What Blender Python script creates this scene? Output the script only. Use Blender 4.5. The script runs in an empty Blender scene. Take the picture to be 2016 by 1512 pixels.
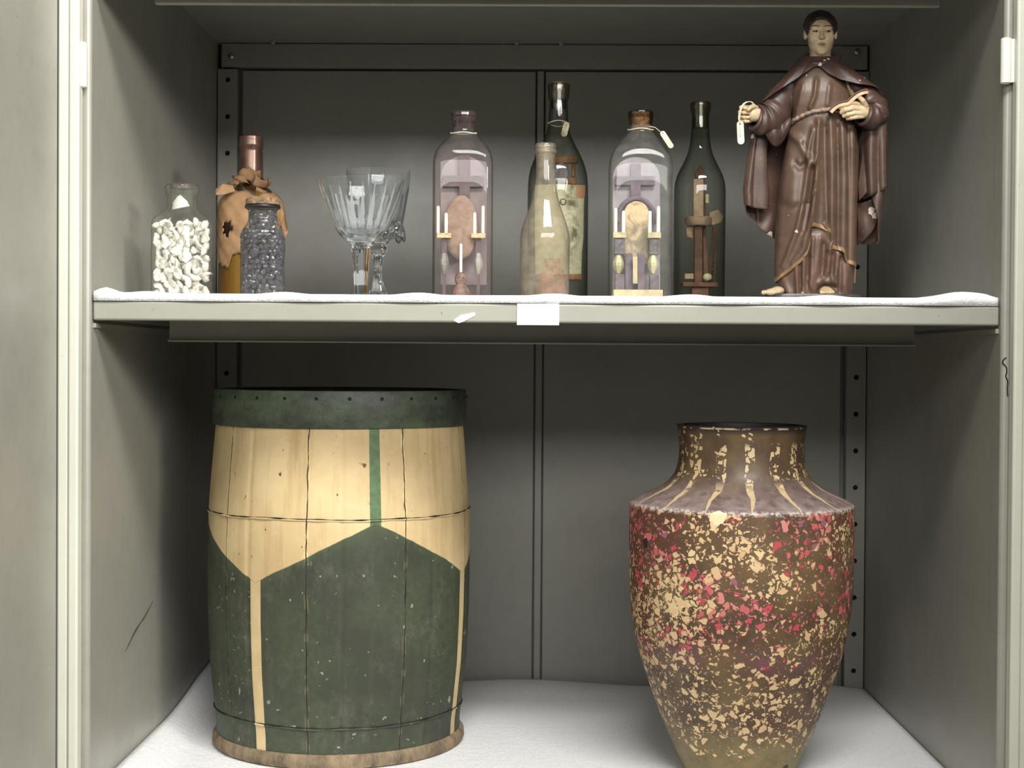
import bpy, math, random
import numpy as np
from mathutils import Vector, Matrix
SC = bpy.context.scene
C = SC.collection
PI = math.pi
E = 1.30                      # eye height of the photographer above the room floor
rnd = random.Random(7)

# ------------------------------------------------------------------ camera
F_PX, CAM = 3000.0, Vector((-0.012, -1.51, E))
ROT = (Matrix.Rotation(math.radians(0.74), 3, 'Z') @ Matrix.Rotation(math.radians(90 - 0.79), 3, 'X')
       @ Matrix.Rotation(math.radians(0.38), 3, 'Z'))
cam_d = bpy.data.cameras.new('camera'); cam = bpy.data.objects.new('camera', cam_d); C.objects.link(cam)
cam.matrix_world = Matrix.Translation(CAM) @ ROT.to_4x4()
cam_d.sensor_width = 36; cam_d.lens = F_PX / 2016 * 36; cam_d.clip_start = 0.05
SC.camera = cam


def at(px, py, Y):
    """photo pixel -> the point it shows on the upright plane at depth Y"""
    d = ROT @ Vector(((px - 1008) / F_PX, -(py - 756) / F_PX, -1))
    return CAM + d * ((Y - CAM.y) / d.y)


# ------------------------------------------------------------------ tags and objects
def tag(o, label=None, cat=None, group=None, kind=None):
    if label: o['label'] = label
    if cat: o['category'] = cat
    if group: o['group'] = group
    if kind: o['kind'] = kind
    return o


def empty(name, loc, rz=0.0):
    o = bpy.data.objects.new(name, None); C.objects.link(o)
    o.location = loc; o.rotation_euler = (0, 0, rz); o.empty_display_size = 0.02
    return o


class MB:
    def __init__(s): s.v, s.f, s.m = [], [], []

    def add(s, vs, fs, m=0):
        b = len(s.v); s.v += [tuple(map(float, p)) for p in vs]
        s.f += [tuple(b + int(i) for i in q) for q in fs]
        s.m += [m] * len(fs) if isinstance(m, int) else list(m)
        return s

    def box(s, x0, x1, y0, y1, z0, z1, m=0, mat=None):
        vs = [Vector((x, y, z)) for z in (z0, z1) for y in (y0, y1) for x in (x0, x1)]
        if mat: vs = [mat @ p for p in vs]
        return s.add(vs, [(0, 2, 3, 1), (4, 5, 7, 6), (0, 1, 5, 4), (2, 6, 7, 3), (0, 4, 6, 2), (1, 3, 7, 5)], m)

    def loft(s, rings, closed=True, cap0=False, cap1=False, m=0):
        n = len(rings[0]); vs = [p for r in rings for p in r]; fs = []
        for j in range(len(rings) - 1):
            for i in range(n if closed else n - 1):
                k = (i + 1) % n
                fs.append((j * n + i, j * n + k, (j + 1) * n + k, (j + 1) * n + i))
        if cap0: fs.append(tuple(range(n))[::-1])
        if cap1: fs.append(tuple((len(rings) - 1) * n + i for i in range(n)))
        return s.add(vs, fs, m)

    def lathe(s, prof, seg=48, c=(0, 0), cap0=True, cap1=True, m=0, mod=None):
        rings = []
        for (r, z) in prof:
            ring = []
            for i in range(seg):
                a = 2 * PI * i / seg
                rr = r * (mod(a, z) if mod else 1)
                ring.append((c[0] + rr * math.cos(a), c[1] + rr * math.sin(a), z))
            rings.append(ring)
        return s.loft(rings, True, cap0, cap1, m)

    def tube(s, pts, rad, seg=12, cap=True, m=0, sq=(1, 1)):
        pts = [Vector(p) for p in pts]; n = len(pts)
        if not hasattr(rad, '__len__'): rad = [rad] * n
        rings = []; up = None
        for i, p in enumerate(pts):
            t = (pts[min(i + 1, n - 1)] - pts[max(i - 1, 0)]).normalized()
            if up is None:
                up = Vector((0, 0, 1)) if abs(t.z) < 0.9 else Vector((0, 1, 0))
            a = t.cross(up).normalized(); up = a.cross(t).normalized()
            rings.append([p + (a * math.cos(q) * sq[0] + up * math.sin(q) * sq[1]) * rad[i]
                          for q in (2 * PI * k / seg for k in range(seg))])
        return s.loft(rings, True, cap, cap, m)

    def build(s, name, mats, parent=None, smooth=True, ang=38, bevel=0, loc=None, rz=0, solid=0, bseg=2):
        me = bpy.data.meshes.new(name); me.from_pydata(s.v, [], s.f)
        if not isinstance(mats, (list, tuple)): mats = [mats]
        for q in mats: me.materials.append(q)
        me.polygons.foreach_set('material_index', s.m)
        me.polygons.foreach_set('use_smooth', [smooth] * len(s.f))
        me.update()
        import bmesh
        bm = bmesh.new(); bm.from_mesh(me); bmesh.ops.recalc_face_normals(bm, faces=bm.faces); bm.to_mesh(me); bm.free()
        if smooth: me.set_sharp_from_angle(angle=math.radians(ang))
        o = bpy.data.objects.new(name, me); C.objects.link(o)
        if loc is not None: o.location = loc
        if rz: o.rotation_euler.z = rz
        if parent: o.parent = parent
        if solid:
            d = o.modifiers.new('solid', 'SOLIDIFY'); d.thickness = solid; d.offset = 0
        if bevel:
            d = o.modifiers.new('bevel', 'BEVEL'); d.width = bevel; d.segments = bseg; d.limit_method = 'ANGLE'
        return o


def catmull(pts, n):
    P = np.array(pts, float); k = len(P); out = []
    for t in np.linspace(0, k - 1, n):
        i = min(int(t), k - 2); u = t - i
        p0, p1, p2, p3 = P[max(i - 1, 0)], P[i], P[i + 1], P[min(i + 2, k - 1)]
        out.append(0.5 * ((2 * p1) + (p2 - p0) * u + (2 * p0 - 5 * p1 + 4 * p2 - p3) * u * u + (3 * p1 - p0 - 3 * p2 + p3) * u ** 3))
    return out


# ------------------------------------------------------------------ materials
def lin(c):
    return tuple((x / 255 / 12.92 if x / 255 <= 0.04045 else ((x / 255 + 0.055) / 1.055) ** 2.4) for x in c) + (1.0,)


class NT:
    def __init__(s, name):
        s.m = bpy.data.materials.new(name); s.m.use_nodes = True; s.t = s.m.node_tree; s.t.nodes.clear()
        s.out = s.t.nodes.new('ShaderNodeOutputMaterial'); s._tc = None

    def n(s, kind, **kw):
        nd = s.t.nodes.new('ShaderNode' + kind)
        for k, v in kw.items(): setattr(nd, k, v)
        return nd

    def l(s, a, b): s.t.links.new(a, b)

    def put(s, sock, v):
        if hasattr(v, 'is_output') or isinstance(v, bpy.types.NodeSocket): s.l(v, sock)
        else: sock.default_value = v

    @property
    def obj(s):
        if s._tc is None: s._tc = s.n('TexCoord')
        return s._tc.outputs['Object']

    def mth(s, op, a, b=0.0, c=None, clamp=False):
        nd = s.n('Math', operation=op, use_clamp=clamp)
        s.put(nd.inputs[0], a); s.put(nd.inputs[1], b)
        if c is not None: s.put(nd.inputs[2], c)
        return nd.outputs[0]

    def mix(s, f, a, b, mode='MIX'):
        nd = s.n('Mix', data_type='RGBA', blend_type=mode)
        s.put(nd.inputs[0], f); s.put(nd.inputs[6], a); s.put(nd.inputs[7], b)
        return nd.outputs[2]

    def noise(s, scale, detail=3, rough=0.5, vec=None, dist=0.0, out=0):
        nd = s.n('TexNoise'); s.l(vec if vec is not None else s.obj, nd.inputs['Vector'])
        nd.inputs['Scale'].default_value = scale; nd.inputs['Detail'].default_value = detail
        nd.inputs['Roughness'].default_value = rough; nd.inputs['Distortion'].default_value = dist
        return nd.outputs[out]

    def vor(s, scale, feature='F1', vec=None, rand=1.0):
        nd = s.n('TexVoronoi', feature=feature); s.l(vec if vec is not None else s.obj, nd.inputs['Vector'])
        nd.inputs['Scale'].default_value = scale; nd.inputs['Randomness'].default_value = rand
        return nd.outputs

    def ramp(s, f, lo, hi, a=0.0, b=1.0):
        nd = s.n('MapRange'); nd.clamp = True
        s.put(nd.inputs[0], f)
        for i, v in zip((1, 2, 3, 4), (lo, hi, a, b)): s.put(nd.inputs[i], v)
        return nd.outputs[0]

    def stretch(s, sx, sy, sz):
        nd = s.n('Mapping'); s.l(s.obj, nd.inputs[0]); nd.inputs['Scale'].default_value = (sx, sy, sz)
        return nd.outputs[0]

    def xyz(s):
        nd = s.n('SeparateXYZ'); s.l(s.obj, nd.inputs[0]); return nd.outputs

    def bsdf(s, color, rough=0.5, spec=0.5, metal=0.0, bump=None, **kw):
        b = s.n('BsdfPrincipled')
        s.put(b.inputs['Base Color'], color); s.put(b.inputs['Roughness'], rough)
        s.put(b.inputs['Specular IOR Level'], spec); s.put(b.inputs['Metallic'], metal)
        for k, v in kw.items(): s.put(b.inputs[k.replace('_', ' ')], v)
        if bump:
            h, st, d = bump
            bn = s.n('Bump'); s.put(bn.inputs['Height'], h); bn.inputs['Strength'].default_value = st; bn.inputs['Distance'].default_value = d
            s.l(bn.outputs[0], b.inputs['Normal'])
        s.l(b.outputs[0], s.out.inputs[0])
        return s.m


def plain(name, c, rough=0.5, spec=0.5, var=0.12, scale=60, bump=0.0, metal=0.0, c2=None, detail=4, **kw):
    t = NT(name); a = lin(c)
    b = lin(c2) if c2 else tuple(x * (1 - 2 * var) for x in a[:3]) + (1,)
    nz = t.noise(scale, detail)
    col = t.mix(t.ramp(nz, 0.35, 0.65), a, b)
    return t.bsdf(col, rough, spec, metal, (nz, bump, 0.002) if bump else None, **kw)


def glass(name, tint, edge, rough=0.02, dust=0.0, dust_haze_c=(190, 180, 160), power=2.5, refl=1.0, dscale=90):
    """thin-walled glass: clear in the middle, deeper tint where the wall is seen edge-on, Fresnel reflections"""
    t = NT(name)
    f = t.n('LayerWeight'); f.inputs[0].default_value = 0.5; fc = f.outputs['Facing']
    tr = t.n('BsdfTransparent'); t.l(t.mix(t.mth('POWER', fc, power), lin(tint), lin(edge)), tr.inputs[0])
    gl = t.n('BsdfGlossy'); gl.inputs['Roughness'].default_value = rough
    fr = t.mth('MULTIPLY', t.mth('ADD', t.mth('MULTIPLY', t.mth('POWER', fc, 5.0), 0.9), 0.045), refl)
    mx = t.n('MixShader'); t.l(fr, mx.inputs[0]); t.l(tr.outputs[0], mx.inputs[1]); t.l(gl.outputs[0], mx.inputs[2])
    last = mx
    if dust:  # real dust on the dusty glass; painted milky haze on clear and mauve
        df = t.n('BsdfDiffuse'); df.inputs[0].default_value = lin(dust_haze_c)
        m2 = t.n('MixShader')
        nz = t.noise(dscale, 6, 0.65)
        t.l(t.mth('MULTIPLY', t.ramp(nz, 0.35, 0.75, 0.3, 1.0), dust), m2.inputs[0])
        t.l(mx.outputs[0], m2.inputs[1]); t.l(df.outputs[0], m2.inputs[2]); last = m2
    t.l(last.outputs[0], t.out.inputs[0])
    return t.m


def metal_paint(name, c, smudge=0.10, rough=0.36):
    t = NT(name); a = lin(c); b = tuple(x * (1 - smudge * 2) for x in a[:3]) + (1,)
    n1 = t.noise(6, 5, 0.6); n2 = t.noise(70, 3)
    f = t.mth('ADD', t.mth('MULTIPLY', t.ramp(n1, 0.4, 0.7), 0.7), t.mth('MULTIPLY', t.ramp(n2, 0.5, 0.75), 0.3))
    sp = t.ramp(t.noise(160, 2), 0.755, 0.77)       # a few tiny scuffs
    col = t.mix(t.mth('MULTIPLY', sp, 0.5), t.mix(f, a, b), lin((70, 62, 52)))
    return t.bsdf(col, t.ramp(n1, 0.3, 0.7, rough - 0.06, rough + 0.1), 0.65, 0.0, (t.noise(35, 4), 0.05, 0.002))


MT = {}
MT['paint'] = metal_paint('grey_green_cabinet_paint', (152, 151, 141))
MT['paint_light'] = metal_paint('pale_cabinet_paint', (204, 205, 190), 0.06, 0.38)
MT['paint_lip'] = metal_paint('shelf_edge_paint', (152, 153, 141), 0.07, 0.42)
MT['hinge'] = metal_paint('hinge_enamel', (232, 232, 222), 0.03, 0.3)
MT['steel'] = plain('screw_steel', (190, 190, 180), 0.25, metal=1.0)
MT['dark'] = plain('cavity_black', (14, 14, 13), 0.8)
MT['paper'] = plain('blank_white_paper', (245, 245, 243), 0.6, var=0.01)
MT['cork'] = plain('cork', (152, 128, 100), 0.85, 0.2, c2=(100, 82, 62), scale=260, bump=0.5)
MT['cork_dark'] = plain('dark_cork', (120, 92, 66), 0.75, 0.3, c2=(60, 44, 32), scale=240, bump=0.5)
MT['string'] = plain('cotton_string', (215, 208, 188), 0.8)
MT['tag'] = plain('tag_card', (228, 218, 188), 0.7, c2=(190, 178, 145), scale=150)
MT['candle'] = plain('white_wax', (240, 238, 230), 0.45, var=0.03)
MT['oldwood'] = plain('aged_mauve_wood', (106, 94, 95), 0.7, c2=(86, 76, 78), scale=90, bump=0.3)
MT['wood'] = plain('carved_light_wood', (172, 122, 78), 0.6, c2=(120, 80, 48), scale=80, bump=0.3)
MT['redwood'] = plain('carved_reddish_wood', (120, 78, 60), 0.6, c2=(84, 52, 40), scale=90, bump=0.3)
MT['cream'] = plain('cream_card', (214, 200, 165), 0.7, c2=(180, 165, 130), scale=110)
MT['lilac'] = plain('lilac_backing_paper', (146, 138, 139), 0.8, c2=(128, 121, 122), scale=50)
MT['plaster'] = plain('bare_plaster', (222, 214, 196), 0.7)


def foam_mat():
    t = NT('white_foam'); n1 = t.noise(420, 3, 0.7); n2 = t.noise(90, 4)
    h = t.mth('ADD', n1, t.mth('MULTIPLY', n2, 1.2))
    col = t.mix(t.ramp(n1, 0.35, 0.7), lin((232, 234, 236)), lin((248, 249, 250)))
    return t.bsdf(col, t.ramp(n1, 0.4, 0.6, 0.32, 0.75), 0.45, 0, (h, 0.35, 0.003))


MT['foam'] = foam_mat()

# ------------------------------------------------------------------ room floor, cabinet
m = MB(); m.box(-3, 3, -4.5, 1.2, -0.05, 0)
t_ = NT('vinyl_floor'); tag(m.build('floor', t_.bsdf(t_.mix(t_.ramp(t_.noise(3, 5), 0.4, 0.6), lin((150, 146, 138)), lin((138, 134, 126))), 0.4), smooth=False), kind='structure')

cab = tag(empty('storage_cabinet', (0, 0.3, 0)), 'grey green painted steel storage cabinet with both doors swung open', 'cabinet')
W = 0.45; YB = 0.606; ZT = E + 0.44; ZB = E - 0.452
PN, PL = MT['paint'], MT['paint_light']


def cpart(mb, name, mat, bevel=0.0, parent=None, label=None, **kw):
    """world-space part of the cabinet"""
    o = mb.build(name, mat, parent or cab, bevel=bevel, **kw)
    mb_off = Vector((0, 0.3, 0))
    o.data.transform(Matrix.Translation(-mb_off))
    if label: o['label'] = label
    return o


for sx in (-1, 1):
    a, b = sorted((sx * W, sx * (W + 0.0015)))
    m = MB(); m.box(a, b, 0.0, 0.63, 0.0, ZT + 0.04); cpart(m, 'side_panel', PN, smooth=False)
m = MB(); m.box(-W, W, 0.0, 0.63, ZT, ZT + 0.002); cpart(m, 'top_panel', PN, smooth=False)
m = MB(); m.box(-W, W, 0.0, 0.63, ZB - 0.02, ZB); cpart(m, 'bottom_panel', PN, smooth=False)
m = MB(); m.box(-W, W, 0.004, 0.016, 0.0, ZB - 0.03); cpart(m, 'kick_panel', PN, smooth=False)
m = MB(); m.box(-W, W, -0.004, 0.014, E + 0.374, ZT + 0.04); cpart(m, 'header', PL, 0.003)
m = MB(); m.box(-0.403, 0.403, 0.058, 0.064, E + 0.3665, ZT); cpart(m, 'stiffener', PN, 0.002)
# back: backing sheet, two recessed sheets, seam strip, top rail
m = MB()
m.box(-W, W, 0.618, 0.63, ZB, ZT)
m.box(-0.4165, -0.0088, YB, 0.617, ZB, E + 0.404); m.box(0.0042, 0.4165, YB, 0.617, ZB, E + 0.404)
cpart(m, 'back_panel', PN, 0.0015)
m = MB(); m.box(-0.0070, 0.0024, YB - 0.003, 0.617, ZB, E + 0.404); cpart(m, 'seam_strip', PN, 0.001)
m = MB(); m.box(-0.444, 0.447, 0.597, 0.6175, E + 0.4065, ZT - 0.0006); cpart(m, 'top_rail', PN, 0.0012)


def perforated_post(x0, x1, z0, z1, holes, y0, y1):
    mb = MB(); cx = (x0 + x1) / 2; r = 0.0035; hs = 0.0254
    edges = [z0]
    for h in holes: edges += [h - 0.012, h + 0.012]
    edges.append(z1)
    for i in range(len(edges) - 1):
        a, b = edges[i], edges[i + 1]
        if b <= a: continue
        hole = i % 2 == 1
        if not hole:
            mb.add([(x0, y0, a), (x1, y0, a), (x1, y0, b), (x0, y0, b)], [(0, 1, 2, 3)])
        else:
            h = (a + b) / 2; n = 20; ring = []; outer = []; deep = []
            for k in range(n):
                q = 2 * PI * k / n; c, s_ = math.cos(q), math.sin(q)
                ring.append((cx + r * c, y0, h + r * s_)); deep.append((cx + r * c, y0 + 0.004, h + r * s_))
                w, hh = (x1 - x0) / 2, (b - a) / 2
                kx = min(w / abs(c) if abs(c) > 1e-6 else 9, hh / abs(s_) if abs(s_) > 1e-6 else 9)
                outer.append((cx + kx * c, y0, h + kx * s_))
            mb.loft([outer, ring, deep])
            # corner fillers
            for sxx in (x0, x1):
                for szz in (a, b):
                    best = sorted(outer, key=lambda p: (p[0] - sxx) ** 2 + (p[2] - szz) ** 2)[:1][0]
                    cand = sorted(outer, key=lambda p: (p[0] - sxx) ** 2 + (p[2] - szz) ** 2)
                    e1 = [p for p in cand if abs(p[0] - sxx) < 1e-7][:1]; e2 = [p for p in cand if abs(p[2] - szz) < 1e-7][:1]
                    if e1 and e2: mb.add([(sxx, y0, szz), e1[0], e2[0]], [(0, 1, 2)])
    for x in (x0, x1):
        mb.add([(x, y0, z0), (x, y1, z0), (x, y1, z1), (x, y0, z1)], [(0, 1, 2, 3)])
    mb.add([(x0, y0, z1), (x1, y0, z1), (x1, y1, z1), (x0, y1, z1)], [(0, 1, 2, 3)])
    return mb


P0 = at(1685, 743, 0.596).z
holes = sorted(P0 + 0.0507 * k for k in range(-9, 14) if ZB + 0.02 < P0 + 0.0507 * k < E + 0.39)
for (x0, x1) in ((-0.4485, -0.4215), (0.4225, 0.4485)):
    o = cpart(perforated_post(x0, x1, ZB, E + 0.4035, holes, 0.596, 0.617), 'perforated_post', PN)
    d = MB(); d.box(x0 + 0.002, x1 - 0.002, 0.601, 0.6165, ZB + 0.002, E + 0.40)  # black block in place of the shade inside the hollow post
    dd = d.build('slot_shadow_liner', MT['dark'], o, smooth=False); dd.name = 'hole_shade'
    dd.data.transform(Matrix.Translation((0, -0.3, 0))); dd['label'] = 'black block for the shade inside, seen through the holes'
for (px, py) in ((455, 110), (1688, 102)):
    p = at(px, py, 0.597); m = MB(); m.lathe([(0.0044, 0), (0.0044, 0.001), (0.003, 0.0026), (0.001, 0.003)], 16)
    m.v = [(p.x + x, p.y - z, p.z + y) for x, y, z in m.v]; cpart(m, 'screw', MT['steel'])
for (px, py) in ((537, 90), (1017, 88), (1105, 88)):
    p = at(px, py, 0.585); m = MB(); m.lathe([(0.004, 0), (0.004, 0.002), (0.0022, 0.0048)], 14)
    m.v = [(p.x + x, p.y + y, ZT - 0.0002 - z) for x, y, z in m.v]; cpart(m, 'screw', MT['paint'], label='painted screw')

# front pillars, hinges, doors
for sx in (-1, 1):
    a, b = sorted((sx * (W - 0.0006), sx * (W + 0.0155)))
    m = MB(); m.box(a, b, -0.006, 0.026, 0.0, ZT + 0.03); cpart(m, 'front_pillar', PN, 0.004, bseg=3)
    door = MB()
    x_in = sx * 0.477; x_out = sx * 0.500
    a, b = sorted((x_in, x_out))
    door.box(a, b, -0.462, -0.022, 0.08, ZT + 0.02)
    d = cpart(door, 'door', PN, 0.003)
    a, b = sorted((sx * 0.4665, sx * 0.4775)); m = MB(); m.box(a, b, -0.0215, -0.0075, 0.08, ZT + 0.02); s1 = cpart(m, 'door_return', PL, 0.002, parent=d)
    a, b = sorted((sx * 0.4562, sx * 0.4663)); m = MB(); m.box(a, b, -0.0235, -0.0085, 0.08, ZT + 0.02); s2 = cpart(m, 'door_edge', PL, 0.0022, parent=d)
    c0 = at(161 if sx < 0 else 1980, 128 if sx < 0 else 120, -0.012)
    for zc in (c0.z, 0.62):
        m = MB(); m.lathe([(0.0030, -0.0225), (0.0052, -0.0215), (0.0052, 0.0215), (0.0030, 0.0225)], 20, (0, 0))
        m.box(*sorted((0, sx * 0.011)), -0.002, 0.002, -0.021, 0.021)
        m.v = [(x + c0.x, y - 0.0125, z + zc) for x, y, z in m.v]
        cpart(m, 'hinge', MT['hinge'], label='white enamelled hinge knuckle')
m = MB(); pts = [at(x, y, -0.0064) for x, y in ((1981, 704), (1976, 708), (1974, 714), (1981, 723), (1982, 733), (1980, 741), (1984, 751), (1983, 766), (1984, 780))]
m.tube(catmull(pts, 30), 0.0006, 6); cpart(m, 'pen_scribble', MT['dark'], label='wavy black pen line')
pts = [Vector((-W + 0.0003, y, E + z)) for y, z in ((0.13, -0.315), (0.17, -0.300), (0.21, -0.291), (0.25, -0.279))]
m = MB(); m.tube(catmull(pts, 12), [0.0003, 0.0004, 0.0007, 0.001, 0.0012, 0.0008, 0.0005, 0.0009, 0.0007, 0.0005, 0.0004, 0.0003], 6); cpart(m, 'scratch', plain('dark_scratch', (60, 55, 48), 0.8))

# ------------------------------------------------------------------ shelf with sticker, foam sheets
shelf = tag(empty('cabinet_shelf', (0, 0.29, E + 0.042)), 'pale grey steel shelf across the cabinet with a blank white sticker on its edge', 'shelf')


def spart(mb, name, mat, bevel=0.0, label=None, **kw):
    o = mb.build(name, mat, shelf, bevel=bevel, **kw); o.data.transform(Matrix.Translation(-shelf.location))
    if label: o['label'] = label
    return o


XS = 0.4488
m = MB(); m.box(-XS, XS, 0.010, 0.578, E + 0.0545, E + 0.0586); spart(m, 'deck', PN)
m = MB(); m.box(-XS, XS, 0.0, 0.011, E + 0.0398, E + 0.0588); spart(m, 'front_lip', MT['paint_lip'], 0.0022, bseg=3)
m = MB(); m.box(-0.4035, 0.398, 0.130, 0.134, E + 0.0225, E + 0.0543); m.box(-0.4035, 0.398, 0.122, 0.1335, E + 0.0205, E + 0.0225)
spart(m, 'stiffener', PN, 0.0006)
for sx in (-1, 1):
    a, b = sorted((sx * XS, sx * 0.4435)); m = MB(); m.box(a, b, 0.012, 0.578, E + 0.041, E + 0.0543); spart(m, 'side_flange', PN)
    a, b = sorted((sx * 0.4494, sx * 0.4465)); m = MB(); m.box(a, b, 0.004, 0.57, E + 0.0325, E + 0.037); cpart(m, 'support_rail', PN)
p, q = at(1018, 600, -0.0008), at(1100.5, 640, -0.0008)
m = MB(); m.box(p.x, q.x, -0.0012, -0.0002, q.z - 0.0001, E + 0.0589); spart(m, 'sticker', MT['paper'], label='blank white sticker')
m = MB()
poly = [(893, 631), (899, 626), (908, 620), (922, 618), (931, 615), (936, 617), (934, 622), (926, 626), (912, 633), (903, 636)]
fr = [at(x, y, -0.0008) for x, y in poly]; n = len(fr)
m.add([(v.x, -0.0009, v.z) for v in fr] + [(v.x, 0.0002, v.z) for v in fr], [tuple(range(n))] + [(i, (i + 1) % n, n + (i + 1) % n, n + i) for i in range(n)])
spart(m, 'sticker_remnant', MT['paper'], label='torn scrap of white sticker', smooth=False)

ZF = E + 0.0676               # top of the foam on the shelf


def smooth(t): t = min(max(t, 0), 1); return t * t * (3 - 2 * t)


def sheet(name, fn, x0, x1, y0, y1, nx, ny, thick, label, zflat=None):
    rows_t, rows_b = [], []
    for j in range(ny + 1):
        v = j / ny; rt = []; rb = []
        for i in range(nx + 1):
            u = i / nx; x, y, z = fn(x0 + (x1 - x0) * u, y0 + (y1 - y0) * v, u, v)
            e = min(i, nx - i, j, ny - j); k = (0.75, 1.0, 1.0)[e] if e < 3 else 1.0
            rt.append((x, y, z - thick * 0.5 * (1 - k))); rb.append((x, y, (z - thick + thick * 0.5 * (1 - k)) if zflat is None else zflat))
        rows_t.append(rt); rows_b.append(rb)
    mb = MB(); mb.loft(rows_t, False); mb.loft(rows_b, False)
    N = (nx + 1); T = N * (ny + 1)
    bd = [i for i in range(N)] + [j * N + nx for j in range(1, ny + 1)] + [ny * N + i for i in range(nx - 1, -1, -1)] + [j * N for j in range(ny - 1, 0, -1)]
    mb.add([], [])
    mb.f += [(bd[k], bd[(k + 1) % len(bd)], T + bd[(k + 1) % len(bd)], T + bd[k]) for k in range(len(bd))]; mb.m += [0] * len(bd)
    return tag(mb.build(name, MT['foam'], None, ang=180), label, 'foam sheet')


def shelf_foam(x, y, u, v):
    fr = 1 - smooth((y - 0.004) / 0.03)
    z = ZF + fr * (0.0012 * math.sin(x * 47 + 1.3) + 0.0008 * math.sin(x * 93 + 0.5) - 0.0003)
    z += 0.0065 * fr * math.exp(-((x + 0.436) / 0.011) ** 2)
    z += 0.0042 * smooth((x - 0.36) / 0.05) * (1 - smooth((y - 0.03) / 0.1)) - 0.0025 * smooth((x - 0.433) / 0.015)
    z += 0.026 * math.exp(-((x - 0.375) / 0.03) ** 2 - ((y - 0.42) / 0.06) ** 2)
    z = max(z, ZF - 0.0004)
    yy = y + 0.0012 * math.sin(x * 61) * (1 - v)
    return x, yy, z


sheet('foam_sheet', shelf_foam, -0.4475, 0.4475, -0.0012, 0.572, 150, 90, 0.0038, 'thin wavy white foam sheet lining the shelf under the bottles', E + 0.0592)
ZG = E - 0.4455               # top of the foam on the cabinet bottom


def bottom_foam(x, y, u, v):
    bk = smooth((y - 0.30) / 0.28)
    z = ZG + smooth((-x - 0.395) / 0.05) * (0.016 + 0.020 * bk)
    z += 0.009 * bk * smooth((y - 0.5) / 0.08) * math.exp(-((x + 0.02) / 0.12) ** 2)
    z += 0.012 * smooth((y - 0.52) / 0.07) * math.exp(-((x - 0.36) / 0.05) ** 2)
    if x > 0.40: z -= 0.0
    return x, y, z


sheet('foam_sheet', bottom_foam, -0.4485, 0.4485, -0.004, 0.594, 110, 80, 0.005, 'thick white foam sheet on the cabinet bottom under the barrel and vase')

# ------------------------------------------------------------------ barrel
BX, BY, BR = -0.2375, 0.287, 0.154
SBAR = 1.0 / 1669.0


def bz(py): return -(py - 715) * SBAR      # height relative to the eye, read at the barrel's axis


ZB0 = ZG - E                                # barrel stands on the bottom foam
bprof = [(0.1425, ZB0 + 0.012), (0.1432, bz(1405)), (0.1450, bz(1380)), (0.1505, bz(1290)), (0.1530, bz(1200)), (0.1538, bz(1120)),
         (0.1535, bz(1050)), (0.1525, bz(1003)), (0.1500, bz(940)), (0.1470, bz(880)), (0.1448, bz(835)), (0.1440, bz(815)), (0.1432, bz(790))]
PEAK, VALL = -0.1755 - ZB0, -0.2425 - ZB0   # heights above the barrel base


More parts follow.
